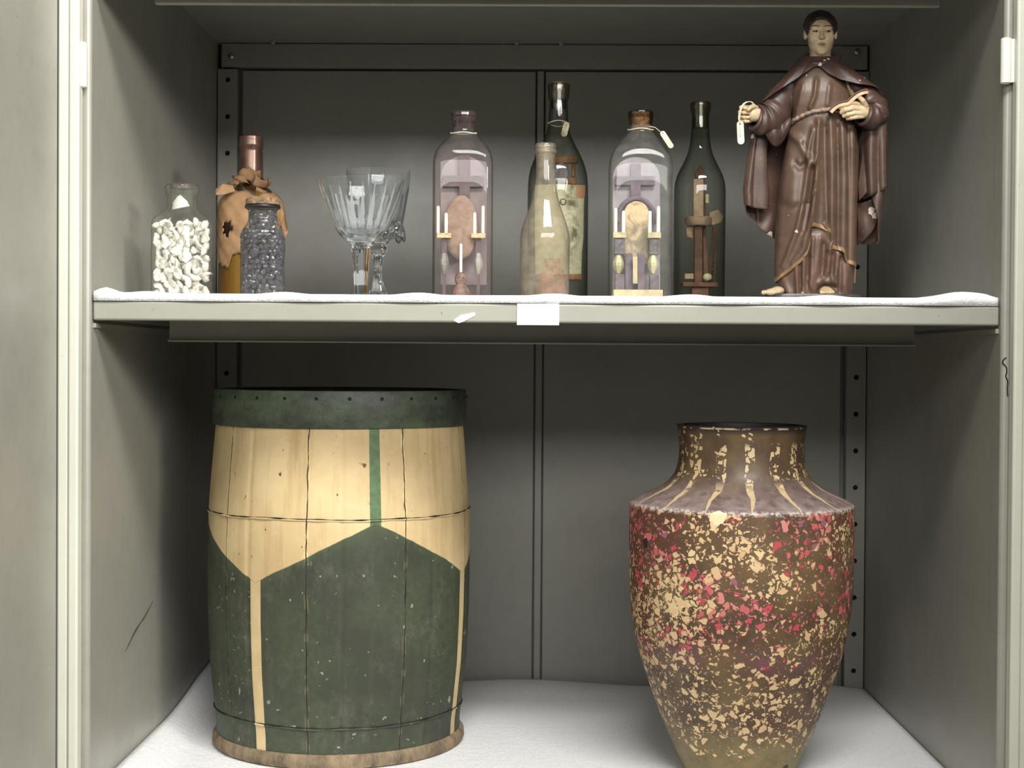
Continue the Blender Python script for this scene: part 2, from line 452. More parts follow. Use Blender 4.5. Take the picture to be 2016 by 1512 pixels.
def barrel_mat():
    t = NT('painted_barrel_staves'); x, y, z = t.xyz()
    ang = t.mth('MULTIPLY', t.mth('ARCTAN2', x, t.mth('MULTIPLY', y, -1.0)), 180 / PI)     # 0 = front, + = right
    wob = t.mth('MULTIPLY', t.mth('SUBTRACT', t.noise(30, 4), 0.5), 0.004)
    ph = t.mth('ABSOLUTE', t.mth('SUBTRACT', t.mth('MODULO', t.mth("ADD", ang, 411.2 - 21.8 + 51.4), 102.8), 51.4))   # 0 at peak, 51.4 at valley
    zz = t.mth('SUBTRACT', PEAK, t.mth('MULTIPLY', ph, (PEAK - VALL) / 51.4))
    up = t.ramp(t.mth('SUBTRACT', t.mth('ADD', z, wob), zz), -0.0006, 0.0006)                # 1 = cream
    hw = t.mth('ADD', 2.35, t.mth('MULTIPLY', wob, 90.0))
    st_g = t.mth('LESS_THAN', ph, hw); st_c = t.mth('GREATER_THAN', ph, t.mth('SUBTRACT', 51.4, t.mth('ADD', hw, 0.3)))
    cream = t.mth('MAXIMUM', t.mth('MULTIPLY', up, t.mth('SUBTRACT', 1.0, st_g)), t.mth('MULTIPLY', st_c, t.mth('SUBTRACT', 1.0, up)))
    # colours with wear of their own
    grain = t.noise(60, 6, 0.65, t.stretch(1, 1, 0.06)); blot = t.noise(9, 5, 0.6); fine = t.noise(120, 5, 0.7)
    cr = t.mix(t.ramp(blot, 0.35, 0.65), lin((216, 194, 148)), lin((192, 168, 124)))
    cr = t.mix(t.mth('MULTIPLY', t.ramp(grain, 0.5, 0.72), 0.5), cr, lin((158, 128, 82)))
    cr = t.mix(t.ramp(fine, 0.60, 0.74, 0, 0.35), cr, lin((236, 214, 160)))
    chip = t.ramp(t.noise(85, 3, 0.6, t.stretch(1.3, 1.3, 0.7)), 0.70, 0.72)
    cr = t.mix(chip, cr, lin((118, 74, 40)))
    gr = t.mix(t.ramp(blot, 0.4, 0.62), lin((70, 78, 60)), lin((56, 60, 50)))
    gr = t.mix(t.ramp(grain, 0.5, 0.75, 0, 0.7), gr, lin((76, 78, 68)))
    wst = t.ramp(t.noise(26, 6, 0.75, t.stretch(1, 1, 0.6)), 0.52, 0.70, 0, 0.55)
    gr = t.mix(wst, gr, lin((100, 100, 88)))
    spk = t.mth('MULTIPLY', t.ramp(t.noise(110, 2, 0.5), 0.70, 0.73), 0.75)
    gr = t.mix(spk, gr, lin((172, 168, 150)))
    gstripe = t.mix(t.ramp(fine, 0.4, 0.7), lin((92, 122, 84)), lin((112, 136, 96)))
    gr = t.mix(t.mth('MULTIPLY', st_g, up), gr, gstripe)
    fl_ = t.mth('MULTIPLY', t.ramp(fine, 0.42, 0.66), 0.55); gr = t.mix(fl_, gr, lin((52, 58, 46)))
    scuff = t.mth('MULTIPLY', t.ramp(t.noise(150, 3, 0.6, t.stretch(1, 1, 2.2)), 0.66, 0.70), t.ramp(t.noise(14, 3), 0.56, 0.66)); gr = t.mix(t.mth('MULTIPLY', scuff, 0.8), gr, lin((176, 172, 156)))
    edge = t.mth('MULTIPLY', t.ramp(t.mth('SUBTRACT', zz, z), 0.0, 0.012, 1, 0), 0.5)       # brighter green along the painted edge
    gr = t.mix(t.mth('MULTIPLY', edge, t.ramp(fine, 0.35, 0.6)), gr, lin((80, 100, 68)))
    col = t.mix(cream, gr, cr)
    # stave joints: dark, slightly ragged lines
    sw = t.mth('MULTIPLY', t.mth('SUBTRACT', t.noise(40, 4, 0.6, t.stretch(0.2, 0.2, 1)), 0.5), 1.6)
    sj = t.mth('ABSOLUTE', t.mth('SUBTRACT', t.mth('MODULO', t.mth("ADD", t.mth("ADD", ang, sw), 374.4 + 6.5 + 20.8), 41.6), 20.8))
    jm = t.mth('LESS_THAN', sj, t.ramp(t.noise(50, 3, 0.6, t.stretch(0.5, 0.5, 1)), 0.35, 0.7, 0.10, 0.34))
    rim = t.mth('MULTIPLY', t.mth('LESS_THAN', sj, 0.95), t.ramp(t.noise(70, 3), 0.5, 0.6))
    col = t.mix(t.mth('MULTIPLY', t.mth('MULTIPLY', rim, t.mth('ADD', 0.12, t.mth('MULTIPLY', cream, 0.75))), 0.6), col, lin((232, 208, 150)))
    col = t.mix(jm, col, lin((34, 28, 20)))
    h = t.mth('SUBTRACT', t.mth('ADD', t.mth('MULTIPLY', grain, 0.4), t.mth('MULTIPLY', fine, 0.25)), t.mth('MULTIPLY', jm, 0.8))
    return t.bsdf(col, t.ramp(blot, 0.3, 0.7, 0.48, 0.62), 0.35, 0, (h, 0.5, 0.0015))


bar_m = barrel_mat()
bar = tag(empty('wooden_barrel', (BX, BY, ZG)), 'large wooden stave barrel painted cream over dark green in zigzags, with green lid', 'barrel')


def bpart(mb, name, mat, par=None, label=None, **kw):
    mb.v = [(x, y, z - ZB0) for x, y, z in mb.v]
    o = mb.build(name, mat, par or bar, **kw)
    if label: o['label'] = label
    return o


zs = np.linspace(bprof[0][1], bprof[-1][1], 90); pr = [(float(np.interp(z, [p[1] for p in bprof], [p[0] for p in bprof])), float(z)) for z in zs]


def stave(a, z):
    d = ((math.degrees(a) + 90 + 6.5 + 20.8) % 41.6) - 20.8
    return 1 - 0.007 * math.exp(-(d / 0.7) ** 2) - 0.0016 * (d / 20.8) ** 2


m = MB(); m.lathe(pr, 360, mod=stave); bpart(m, 'body', bar_m)


def wob(a, k, amp): return amp * (math.sin(a * 3 + k) + 0.6 * math.sin(a * 7 + 2 * k) + 0.4 * math.sin(a * 13 + k * 3))


for (py, r0, k, rad) in ((1003, 0.1528, 1.0, 0.0011), (1384, 0.1449, 2.4, 0.0012)):
    pts = [(r0 * math.cos(q), r0 * math.sin(q), bz(py) + wob(q, k, 0.0005)) for q in np.linspace(0, 2 * PI, 181)]
    m = MB(); m.tube(pts, [rad * (1 + 0.5 * math.sin(q * 23 + k) * math.sin(q * 7)) for q in np.linspace(0, 2 * PI, 181)], 8, cap=False)
    bpart(m, 'hoop', bar_m)
    m = MB(); m.tube([(x * 1.0035, y * 1.0035, z + 0.0013) for x, y, z in pts], [0.00055 * (1 + 0.8 * math.sin(q * 31 + k) * math.sin(q * 11)) for q in np.linspace(0, 2 * PI, 181)], 6, cap=False)
    bpart(m, 'hoop_crack', MT['dark'], label='dark crack above the hoop')
t = NT('dark_green_hoop_band'); gz = t.noise(24, 6, 0.7)
g2 = t.mix(t.ramp(gz, 0.4, 0.65), lin((47, 55, 46)), lin((58, 62, 56)))
m = MB(); m.lathe([(0.1438, ZB0 + 0.016), (0.1446, ZB0 + 0.0175), (0.1453, bz(1388)), (0.1446, bz(1386))], 180, cap0=False, cap1=False, mod=lambda a, z: 1 + 0.0015 * math.sin(a * 9))
t = NT('bare_weathered_wood'); x, y, z = t.xyz()
gn = t.noise(45, 6, 0.7, t.stretch(1, 1, 0.5)); col = t.mix(t.ramp(gn, 0.35, 0.68), lin((150, 132, 106)), lin((88, 78, 66)))
wood_rim = t.bsdf(col, 0.75, 0.2, 0, (gn, 0.6, 0.002))
m = MB(); m.lathe([(0.139, ZB0 + 0.0002), (0.1455, ZB0 + 0.0015), (0.1478, ZB0 + 0.006), (0.1472, ZB0 + 0.0125), (0.1440, ZB0 + 0.0165), (0.1410, ZB0 + 0.0165)], 160,
                 mod=lambda a, z: 1 + wob(a, 0.7, 0.002)); bpart(m, 'bottom_rim', wood_rim, label='bare weathered wood bottom rim')
t = NT('dark_green_lid_paint'); x, y, z = t.xyz(); n1 = t.noise(14, 6, 0.7, t.stretch(1, 1, 1.6)); n2 = t.noise(90, 4, 0.7)
col = t.mix(t.ramp(n1, 0.42, 0.66), lin((56, 60, 52)), lin((82, 98, 76)))
col = t.mix(t.ramp(n2, 0.70, 0.74, 0, 0.7), col, lin((150, 134, 96)))
lid_m = t.bsdf(col, 0.5, 0.4, 0, (n2, 0.4, 0.002))
m = MB(); m.lathe([(0.1432, bz(838)), (0.1484, bz(836)), (0.1488, bz(834)), (0.1487, bz(800)), (0.1483, bz(773)), (0.1472, bz(768.5)), (0.1440, bz(768)), (0.1425, bz(774)), (0.06, bz(775)), (0.0, bz(775))], 200,
                 cap0=False, cap1=False, mod=lambda a, z: 1 + wob(a, 2.2, 0.0012)); lid = bpart(m, 'lid', lid_m, label='dark green wooden lid with a deep rim')
for k in range(26):
    a = 2 * PI * k / 26 + 0.07; m = MB(); m.lathe([(0.0019, 0), (0.0019, 0.0006), (0.001, 0.0012)], 8)
    ca, sa = math.cos(a), math.sin(a); R_ = 0.1486; zz = bz(782)
    m.v = [(R_ * ca + v * ca - u * sa, R_ * sa + v * sa + u * ca, zz + w_) for u, w_, v in m.v]; bpart(m, 'nail_head', MT['dark'], lid)

# ------------------------------------------------------------------ vase
VS = 1.0 / 1800.0
VX, VY = 0.2175, 0.157
vpx = [(833, 127), (838, 126), (855, 123.5), (880, 122), (905, 123.5), (925, 129), (942, 141), (955, 158), (966, 180), (976, 201), (983, 213), (986, 217), (990, 218.5),
       (1005, 218.5), (1060, 219), (1110, 218.5), (1150, 217.5), (1195, 214), (1240, 207), (1290, 195), (1335, 180), (1380, 164), (1425, 146), (1465, 128), (1500, 112), (1514, 105.5), (1517.5, 102)]
vz = lambda y: (1516.2 - y) * VS
out = catmull([(r * VS, vz(y)) for y, r in vpx], 150)
out = [(max(float(r), 0.001), max(float(z), 0.0004)) for r, z in out]
out = [(max(out[-1][0] - 0.004, 0.01), 0.0015), (out[-1][0] - 0.001, 0.0)] [:0] + out
inn = [(r - 0.005, z) for r, z in out if z > vz(1400)]
SH = vz(988)


def vase_mat():
    t = NT('flaked_painted_vase'); x, y, z = t.xyz()
    ang = t.mth('MULTIPLY', t.mth('ARCTAN2', x, t.mth('MULTIPLY', y, -1.0)), 180 / PI)
    n1 = t.noise(22, 5, 0.6); n2 = t.noise(60, 5, 0.65); n3 = t.noise(7, 3)
    wn = t.n('TexNoise'); t.l(t.obj, wn.inputs['Vector']); wn.inputs['Scale'].default_value = 105; wn.inputs['Detail'].default_value = 4
    vm = t.n('VectorMath', operation='MULTIPLY_ADD'); t.l(wn.outputs['Color'], vm.inputs[0]); vm.inputs[1].default_value = (0.0125,) * 3; t.l(t.obj, vm.inputs[2])
    wv = vm.outputs[0]
    # base: olive brown, darker and redder patches
    base = t.mix(t.ramp(n1, 0.38, 0.62), lin((112, 92, 66)), lin((82, 64, 48)))
    base = t.mix(t.ramp(n3, 0.45, 0.62), base, lin((92, 62, 48)))
    base = t.mix(t.ramp(z, vz(1440), vz(1390), 1, 0), base, t.mix(t.ramp(n2, 0.4, 0.65), lin((128, 114, 78)), lin((112, 96, 62))))
    # flakes of two sizes
    def layer(sc, gap, dens, off=0.0):
        v = t.vor(sc, 'F1', wv); e = t.vor(sc, 'DISTANCE_TO_EDGE', wv)
        s = t.n('SeparateColor'); t.l(v['Color'], s.inputs[0])
        on = t.mth('LESS_THAN', s.outputs[0], dens)
        # island radius varies from cell to cell
        rad = t.mth('ADD', gap, t.mth('MULTIPLY', s.outputs[1], 0.16))
        return t.mth('MULTIPLY', on, t.mth('GREATER_THAN', e['Distance'], rad)), s.outputs[2]
    dz = t.ramp(z, vz(1470), vz(1405)); clus = t.noise(17, 4, 0.55)
    bandA = t.mth('MULTIPLY', t.ramp(z, vz(1330), vz(1230), 0.52, 0.76), t.ramp(clus, 0.36, 0.66, 0.22, 0.95))
    big = t.ramp(t.mth('ADD', t.mth('ABSOLUTE', t.mth('MULTIPLY', t.mth('SUBTRACT', ang, -42), 0.0022)), t.mth('ABSOLUTE', t.mth('MULTIPLY', t.mth('SUBTRACT', z, vz(1160)), 1.1))), 0.0, 0.075, 0.6, 0)
    dens = t.mth('MULTIPLY', t.mth('MULTIPLY', t.mth('ADD', bandA, big), dz), 0.86)
    f1, c1 = layer(120, 0.05, dens); f2, c2 = layer(215, 0.06, t.mth('MULTIPLY', dens, 0.9))
    bl, cb = layer(62, -0.03, t.mth('MULTIPLY', t.mth('SUBTRACT', dens, 0.66), 1.2))
    pinkz = t.mth('MULTIPLY', t.ramp(z, vz(1320), vz(1180), 0.15, 1.0), t.ramp(t.noise(11, 3, 0.5, None, 0.4), 0.36, 0.56))
    pinkz = t.mth('MULTIPLY', pinkz, t.mth('SUBTRACT', 1.0, t.mth('MULTIPLY', big, 1.7), None, True))
    def fcol(c):
        p = t.mix(t.ramp(c, 0.2, 0.7), lin((190, 74, 88)), lin((208, 140, 128)))
        p = t.mix(t.mth('GREATER_THAN', c, 0.82), p, lin((150, 96, 110)))
        cr = t.mix(c, lin((224, 198, 150)), lin((208, 174, 132)))
        return t.mix(t.mth('LESS_THAN', t.mth('MULTIPLY', t.mth('ADD', c, 0.35), 0.75), pinkz), cr, p)
    f3, c3 = layer(400, 0.12, t.mth('ADD', 0.10, t.mth('MULTIPLY', dens, 0.45)))
    body = t.mix(t.mth('MULTIPLY', f3, t.mth('MULTIPLY', dz, 0.85)), base, fcol(c3))
    mv = t.mth('MULTIPLY', t.ramp(t.mth('ABSOLUTE', t.mth('SUBTRACT', z, vz(1262))), 0.0, 0.02, 1, 0), t.ramp(n1, 0.42, 0.6))
    body = t.mix(t.mth('MULTIPLY', mv, 0.7), body, lin((122, 84, 92)))
    body = t.mix(f2, body, fcol(c2)); body = t.mix(bl, body, fcol(cb)); body = t.mix(f1, body, fcol(c1))
    holes_ = t.mth('MULTIPLY', t.mth('LESS_THAN', t.vor(38, 'F1', wv)['Distance'], 0.20), t.ramp(t.noise(13, 2), 0.60, 0.64))
    body = t.mix(holes_, body, lin((44, 32, 28)))
    # shoulder and neck
    nk = t.mix(t.ramp(z, SH + 0.004, vz(925)), t.mix(t.ramp(n2, 0.35, 0.65), lin((150, 136, 132)), lin((112, 92, 92))), t.mix(t.ramp(n1, 0.4, 0.6), lin((98, 80, 54)), lin((76, 58, 42))))
    nk = t.mix(t.ramp(z, vz(850), vz(838)), nk, lin((44, 34, 36)))
    nk = t.mix(t.mth('MULTIPLY', t.mth('LESS_THAN', t.vor(60, 'F1')['Distance'], 0.24), t.ramp(z, SH + 0.002, SH + 0.01, 0.0, 0.5)), nk, lin((84, 66, 64)))
    q = t.mth('ABSOLUTE', t.mth('SUBTRACT', t.mth('MODULO', t.mth('ADD', t.mth('ADD', ang, t.mth('MULTIPLY', t.noise(30, 2), 8.0)), 360 + 33), 24.0), 12.0))
    wdt = t.ramp(z, SH + 0.002, vz(925), 0.3, 4.2)
    strip = t.mth('LESS_THAN', q, wdt)
    sA = t.mth('LESS_THAN', t.mth('ABSOLUTE', t.mth('SUBTRACT', q, 0.0)), wdt)
    solid = t.ramp(z, vz(955), vz(935), 1.0, 0.0)
    g1, _c = layer(120, 0.05, 0.72); g0, _c2 = layer(190, 0.09, t.ramp(clus, 0.45, 0.62, 0.0, 0.28))
    fl = t.mth('MULTIPLY', sA, t.mth('MAXIMUM', t.mth('MULTIPLY', solid, t.ramp(n2, 0.36, 0.42)), g1))
    fl = t.mth('MULTIPLY', fl, t.ramp(z, vz(862), vz(872)))
    fl = t.mth('MAXIMUM', fl, t.mth('MULTIPLY', g0, t.ramp(z, vz(935), vz(925))))
    rimw = t.mth('MULTIPLY', t.ramp(t.mth('ABSOLUTE', t.mth('SUBTRACT', z, vz(836.5))), 0.0005, 0.0012, 1, 0), t.ramp(n2, 0.5, 0.56))
    fl = t.mth('MAXIMUM', fl, rimw)
    nk = t.mix(t.mth('MULTIPLY', fl, 0.85), nk, lin((204, 182, 140)))
    dust = t.mth('MULTIPLY', t.ramp(t.mth('ABSOLUTE', t.mth('SUBTRACT', z, SH)), 0.0005, 0.0035, 1, 0), t.ramp(t.noise(260, 3), 0.42, 0.6))
    nk = nk
    col = t.mix(t.ramp(z, SH - 0.0004, SH + 0.0004), body, nk)
    col = t.mix(t.mth('MULTIPLY', dust, 0.8), col, lin((214, 206, 192)))
    # pale blob just under the shoulder
    d = t.n('VectorMath', operation='DISTANCE'); t.l(wv, d.inputs[0])
    bp = Vector(at(1412, 1019, VY - 0.119)) - Vector((VX, VY, ZG)); d.inputs[1].default_value = bp + Vector((0.0062, 0.0062, 0.0062))
    col = t.mix(t.mth('LESS_THAN', d.outputs['Value'], 0.0098), col, lin((236, 220, 178)))
    d2 = t.n('VectorMath', operation='DISTANCE'); t.l(wv, d2.inputs[0])
    bp = Vector(at(1405, 1037, VY - 0.119)) - Vector((VX, VY, ZG)); d2.inputs[1].default_value = bp + Vector((0.0062, 0.0062, 0.0062))
    col = t.mix(t.mth('LESS_THAN', d2.outputs['Value'], 0.0075), col, lin((226, 196, 150)))
    h = t.mth('ADD', t.mth('ADD', f1, bl), t.mth('MULTIPLY', n2, 0.3))
    return t.bsdf(col, t.ramp(n1, 0.35, 0.65, 0.36, 0.55), 0.45, 0, (h, -0.25, 0.001))


vase = tag(empty('flaking_vase', (VX, VY, ZG)), 'broad shouldered brown vase with flaking cream and pink paint', 'vase')
m = MB(); m.lathe([(r, z) for r, z in out], 160, cap0=False, cap1=True); m.build('body', vase_mat(), vase, ang=30)
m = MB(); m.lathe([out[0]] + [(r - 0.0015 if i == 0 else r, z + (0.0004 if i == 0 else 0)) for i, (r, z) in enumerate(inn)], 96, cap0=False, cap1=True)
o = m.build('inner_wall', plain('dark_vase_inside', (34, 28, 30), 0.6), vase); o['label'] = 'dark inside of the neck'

# ------------------------------------------------------------------ glassware on the shelf
MT['glass_clear'] = glass('clear_bottle_glass', (247, 247, 243), (128, 130, 122), 0.02, refl=0.5, power=3.0, dust=0.085, dust_haze_c=(228, 228, 222))  # haze puts the milky reflected light into the colour
MT['glass_mauve'] = glass('mauve_tinted_glass', (246, 240, 239), (92, 82, 78), 0.02, refl=0.45, power=3.0, dust=0.06, dust_haze_c=(220, 214, 208))  # a little milky reflection painted in as haze
MT['glass_green'] = glass('olive_green_glass', (240, 243, 238), (80, 92, 76), 0.02, power=1.5)
MT['glass_greenpale'] = glass('grey_green_glass', (226, 230, 222), (92, 102, 90), 0.02, power=1.5)
MT['glass_dusty'] = glass('dusty_clear_glass', (232, 228, 214), (110, 104, 88), 0.06, dust=0.30, dust_haze_c=(206, 197, 182), dscale=70)
MT['glass_amber'] = glass('amber_glass', (246, 239, 222), (156, 128, 88), 0.03, power=1.5)
MT['capsule'] = plain('bronze_neck_foil', (124, 96, 82), 0.28, 0.6, c2=(92, 70, 60), scale=50, metal=0.55, bump=0.15)
MT['kraft'] = plain('torn_brown_paper', (164, 130, 94), 0.75, c2=(128, 98, 66), scale=40, bump=0.3)
MT['darkring'] = plain('black_wire_ring', (32, 32, 34), 0.4)


def ring_se(hx, hy, n, z, seg=72):
    out = []
    for i in range(seg):
        a = 2 * PI * (i + 0.5) / seg; c, s_ = math.cos(a), math.sin(a)
        r = (abs(c / hx) ** n + abs(s_ / hy) ** n) ** (-1 / n)
        out.append((r * c, r * s_, z))
    return out


class Spot:
    """one standing place: photo pixels at depth Y <-> local metres above the foam"""
    def __init__(s, cx, Y, ybase=585):
        s.cx, s.Y = cx, Y; s.k = (1.51 + Y) / F_PX
        p = at(cx, ybase, Y); s.loc = Vector((p.x, Y, ZF)); s.ox = p.x
    def z(s, py): return at(s.cx, py, s.Y).z - ZF
    def x(s, px, py=500): return at(px, py, s.Y).x - s.ox


def round_prof(sp, prof, n=90):
    pts = catmull([(r * sp.k, sp.z(y)) for y, r in prof], n)
    return [(max(float(r), 0.0004), max(float(z), 0.0002)) for r, z in pts]


def add_part(mb, name, mat, par, label=None, **kw):
    o = mb.build(name, mat, par, **kw)
    if label: o['label'] = label
    return o


def string_ring(sp, y, half, par, sag=0.0, hy=None, rz=0):
    hy = hy or half
    pts = [(half * sp.k * math.cos(a), hy * sp.k * math.sin(a), sp.z(y) + sag * math.sin(a) + 0.0006 * math.sin(3 * a)) for a in np.linspace(0, 2 * PI, 41)]
    m = MB(); m.tube(pts, 0.0006, 6, cap=False); return add_part(m, 'string', MT['string'], par)


def tag_mesh(w, h, th=0.0007, seg=10):
    """pill-shaped card with an eyelet hole, hanging in the xz plane, top at z=0"""
    out = []; r = w / 2
    for i in range(seg + 1): a = PI * i / seg; out.append((r * math.cos(a), -r + r * math.sin(a)))
    for i in range(seg + 1): a = PI + PI * i / seg; out.append((r * math.cos(a), -h + r + r * math.sin(a)))
    n = len(out); hc = (0, -r * 0.95); hr = r * 0.24
    hole = []
    for (x, z) in out:
        a = math.atan2(z - hc[1], x - hc[0]); hole.append((hc[0] + hr * math.cos(a), hc[1] + hr * math.sin(a)))
    mb = MB()
    mb.loft([[(x, -th / 2, z) for x, z in hole], [(x, -th / 2, z) for x, z in out], [(x, th / 2, z) for x, z in out], [(x, th / 2, z) for x, z in hole], [(x, -th / 2, z) for x, z in hole]])
    return mb


def ink_tag_mat():
    t = NT('inscribed_tag_card'); x, y, z = t.xyz()
    n = t.noise(900, 2, 0.6, t.stretch(1, 1, 0.5))
    line = t.mth('LESS_THAN', t.mth('ABSOLUTE', t.mth('SUBTRACT', x, t.mth('MULTIPLY', t.mth('SUBTRACT', t.noise(500, 2), 0.5), 0.0016))), 0.0007)
    body = t.mth('MULTIPLY', t.ramp(z, -0.0175, -0.017), t.mth('LESS_THAN', z, -0.0065))
    ink = t.mth('MULTIPLY', t.mth('MULTIPLY', line, body), t.ramp(n, 0.45, 0.55))
    return t.bsdf(t.mix(t.mth('MULTIPLY', ink, 0.75), t.mix(t.ramp(t.noise(120, 3), 0.4, 0.7), lin((236, 228, 202)), lin((212, 202, 170))), lin((92, 84, 70))), 0.7, 0.2)


MT['inktag'] = ink_tag_mat()

# --- square bottle of white shells
sp = Spot(358, 0.10); rz = math.radians(21)
b = tag(empty('square_bottle', sp.loc, -rz), 'clear square shouldered bottle packed with white shells, at the shelf left end', 'bottle')
hw = 46.5 * sp.k
rings = []
for (y, h, n) in ((None, hw * 0.93, 7), (586, hw, 8), (560, hw, 8), (445, hw, 8), (436, hw * 0.985, 7), (429, hw * 0.93, 5.5), (423, hw * 0.82, 4.2), (418, hw * 0.72, 3), (413, 31 * sp.k, 2.2), (408, 29.5 * sp.k, 2),
                  (385, 29.5 * sp.k, 2), (381, 31.5 * sp.k, 2), (378, 33.5 * sp.k, 2), (368, 33.5 * sp.k, 2), (364, 31 * sp.k, 2)):
    rings.append(ring_se(h, h, n, 0.0003 if y is None else max(sp.z(y), 0.0012)))
m = MB(); m.loft(rings, cap0=True)
m.loft([rings[-1], ring_se(24 * sp.k, 24 * sp.k, 2, sp.z(365)), ring_se(23 * sp.k, 23 * sp.k, 2, sp.z(408))])
add_part(m, 'glass_body', MT['glass_clear'], b, ang=60)
m = MB(); m.lathe([(0.0135, sp.z(372)), (0.0138, sp.z(366)), (0.012, sp.z(362.5)), (0.006, sp.z(363.5)), (0.0, sp.z(364))], 24, cap1=False, mod=lambda a, z: 1 + 0.05 * math.sin(3 * a))
add_part(m, 'stopper', plain('dark_glass_stopper', (88, 78, 70), 0.25, 0.6, c2=(60, 52, 46)), b)
m = MB(); pts = [(0.001, -0.004, sp.z(410)), (0.0, -0.005, sp.z(398)), (-0.001, -0.004, sp.z(386))]
m.tube(pts, [0.011, 0.0085, 0.002], 10, sq=(1, 0.5)); add_part(m, 'paper_plug', MT['paper'], b, 'white crumpled paper in the neck')
shell_m = plain('white_shell', (248, 247, 240), 0.38, 0.5, c2=(232, 229, 218), scale=120, bump=0.3)


def blob(seed, sx, sy, sz, amp, sub=2):
    import bmesh
    bm = bmesh.new(); bmesh.ops.create_icosphere(bm, subdivisions=sub, radius=1.0)
    r = random.Random(seed); ph = [(r.uniform(0, 6), r.uniform(1.2, 3.0), Vector((r.uniform(-1, 1), r.uniform(-1, 1), r.uniform(-1, 1))).normalized()) for _ in range(5)]
    for v in bm.verts:
        d = sum(math.sin(v.co.dot(a) * f * 2 + p) for p, f, a in ph) / 5
        v.co *= 1 + amp * d
        v.co = Vector((v.co.x * sx, v.co.y * sy, v.co.z * sz))
    vs = [tuple(v.co) for v in bm.verts]; fs = [tuple(x.index for x in f.verts) for f in bm.faces]; bm.free()
    return vs, fs


shell_meshes = []
for q in range(6):
    vs, fs = blob(40 + q, 1.0, 0.62, 0.34, 0.5); m = MB()
    cup = [(x, y, z + 0.45 * (x * x + y * y)) for x, y, z in vs]; m.add(cup, fs)
    o = m.build('shell', shell_m, ang=60); shell_meshes.append(o.data); bpy.data.objects.remove(o)
Rz = Matrix.Rotation(-rz, 3, 'Z'); lim = hw - 0.0064; kq = 0; nz_ = 10
for j in range(11):
    for iy in range(3):
        for ix in range(5):
            if iy == 1 and 0 < ix < 4: continue
            x = -lim + 2 * lim * (ix + 0.5 * (j % 2) * 0.6) / 4.25 + rnd.uniform(-.0012, .0012); y = -lim + lim * iy + rnd.uniform(-.0008, .0008)
            x = min(max(x, -lim), lim); y = min(max(y, -lim), lim)
            z = 0.0055 + (sp.z(434) - 0.010) * j / 10 + rnd.uniform(-.0015, .0015)
            if iy == 2 and rnd.random() < 0.25: continue
            o = bpy.data.objects.new('shell', shell_meshes[kq % 6]); kq += 1; C.objects.link(o)
            s_ = rnd.uniform(0.0054, 0.0076); o.scale = (s_, s_, s_ * rnd.uniform(0.8, 1.2))
            o.location = sp.loc + Rz @ Vector((x, y, z)); o.rotation_euler = (rnd.uniform(0, 6.3), rnd.uniform(0, 6.3), rnd.uniform(0, 6.3))
            tag(o, 'small white shell packed inside the clear square shouldered bottle', 'shell', 'white shells in the square bottle')

# --- amber bottle with torn paper wrap
sp = Spot(494, 0.25)
b = tag(empty('wrapped_bottle', sp.loc), 'amber bottle with bronze foil neck and torn brown paper wrapping, behind the jar', 'bottle')
prof = [(None, 58), (586, 63), (520, 64), (430, 64), (402, 62), (388, 54), (376, 40), (366, 28), (356, 23), (345, 22), (290, 21), (272, 21), (268, 17)]
pp = round_prof(sp, [(600 if y is None else y, r) for y, r in prof])
pp[0] = (pp[0][0], 0.0003)
m = MB(); m.lathe(pp, 72); add_part(m, 'glass_body', MT['glass_amber'], b)
m = MB(); m.lathe([(55 * sp.k, 0.003), (62 * sp.k, 0.006), (62.6 * sp.k, sp.z(505)), (20 * sp.k, sp.z(504.5)), (0.0, sp.z(504.5))], 48, cap1=False)
liq = NT('amber_liquid'); x, y, z = liq.xyz(); lt = liq.n('BsdfTransparent'); lt.inputs[0].default_value = lin((238, 204, 130)); ld = liq.n('BsdfDiffuse'); ld.inputs[0].default_value = lin((152, 122, 62))
lm = liq.n('MixShader'); lm.inputs[0].default_value = 0.85; liq.l(lt.outputs[0], lm.inputs[1]); liq.l(ld.outputs[0], lm.inputs[2]); liq.l(lm.outputs[0], liq.out.inputs[0])
add_part(m, 'liquid', liq.m, b, 'yellow amber liquid in the lower half')
m = MB(); m.lathe([(22.8 * sp.k, sp.z(352)), (22.2 * sp.k, sp.z(300)), (21.8 * sp.k, sp.z(294)), (23.5 * sp.k, sp.z(291)), (24.6 * sp.k, sp.z(286)), (23.0 * sp.k, sp.z(280)), (23.8 * sp.k, sp.z(276)), (23.2 * sp.k, sp.z(270)), (18 * sp.k, sp.z(267)), (0, sp.z(266.5))], 40, cap0=False, cap1=False,
                 mod=lambda a, z: 1 + 0.012 * math.sin(9 * a)); add_part(m, 'neck_foil', MT['capsule'], b, 'bronze foil over the neck')
# paper wrap: ragged cylinder shell
m = MB(); na = 90; nz_ = 26
def ragged(a):
    return sp.z(520 - 60 * (0.5 + 0.5 * math.sin(a * 1.0 + 0.3)) + 14 * math.sin(a * 5 + 1) + 6 * math.sin(a * 11) + 4 * math.sin(a * 23))
rows = []
for j in range(nz_ + 1):
    row = []
    for i in range(na):
        a = 2 * PI * i / na; zt = sp.z(384 + 5 * math.sin(a * 4) + 3 * math.sin(9 * a)); zb = ragged(a)
        z = zb + (zt - zb) * j / nz_
        r = float(np.interp(z, [p[1] for p in pp], [p[0] for p in pp])) + 0.0009 + 0.0004 * math.sin(a * 13 + z * 300)
        row.append((r * math.cos(a), r * math.sin(a), z))
    rows.append(row)
m.loft(rows)
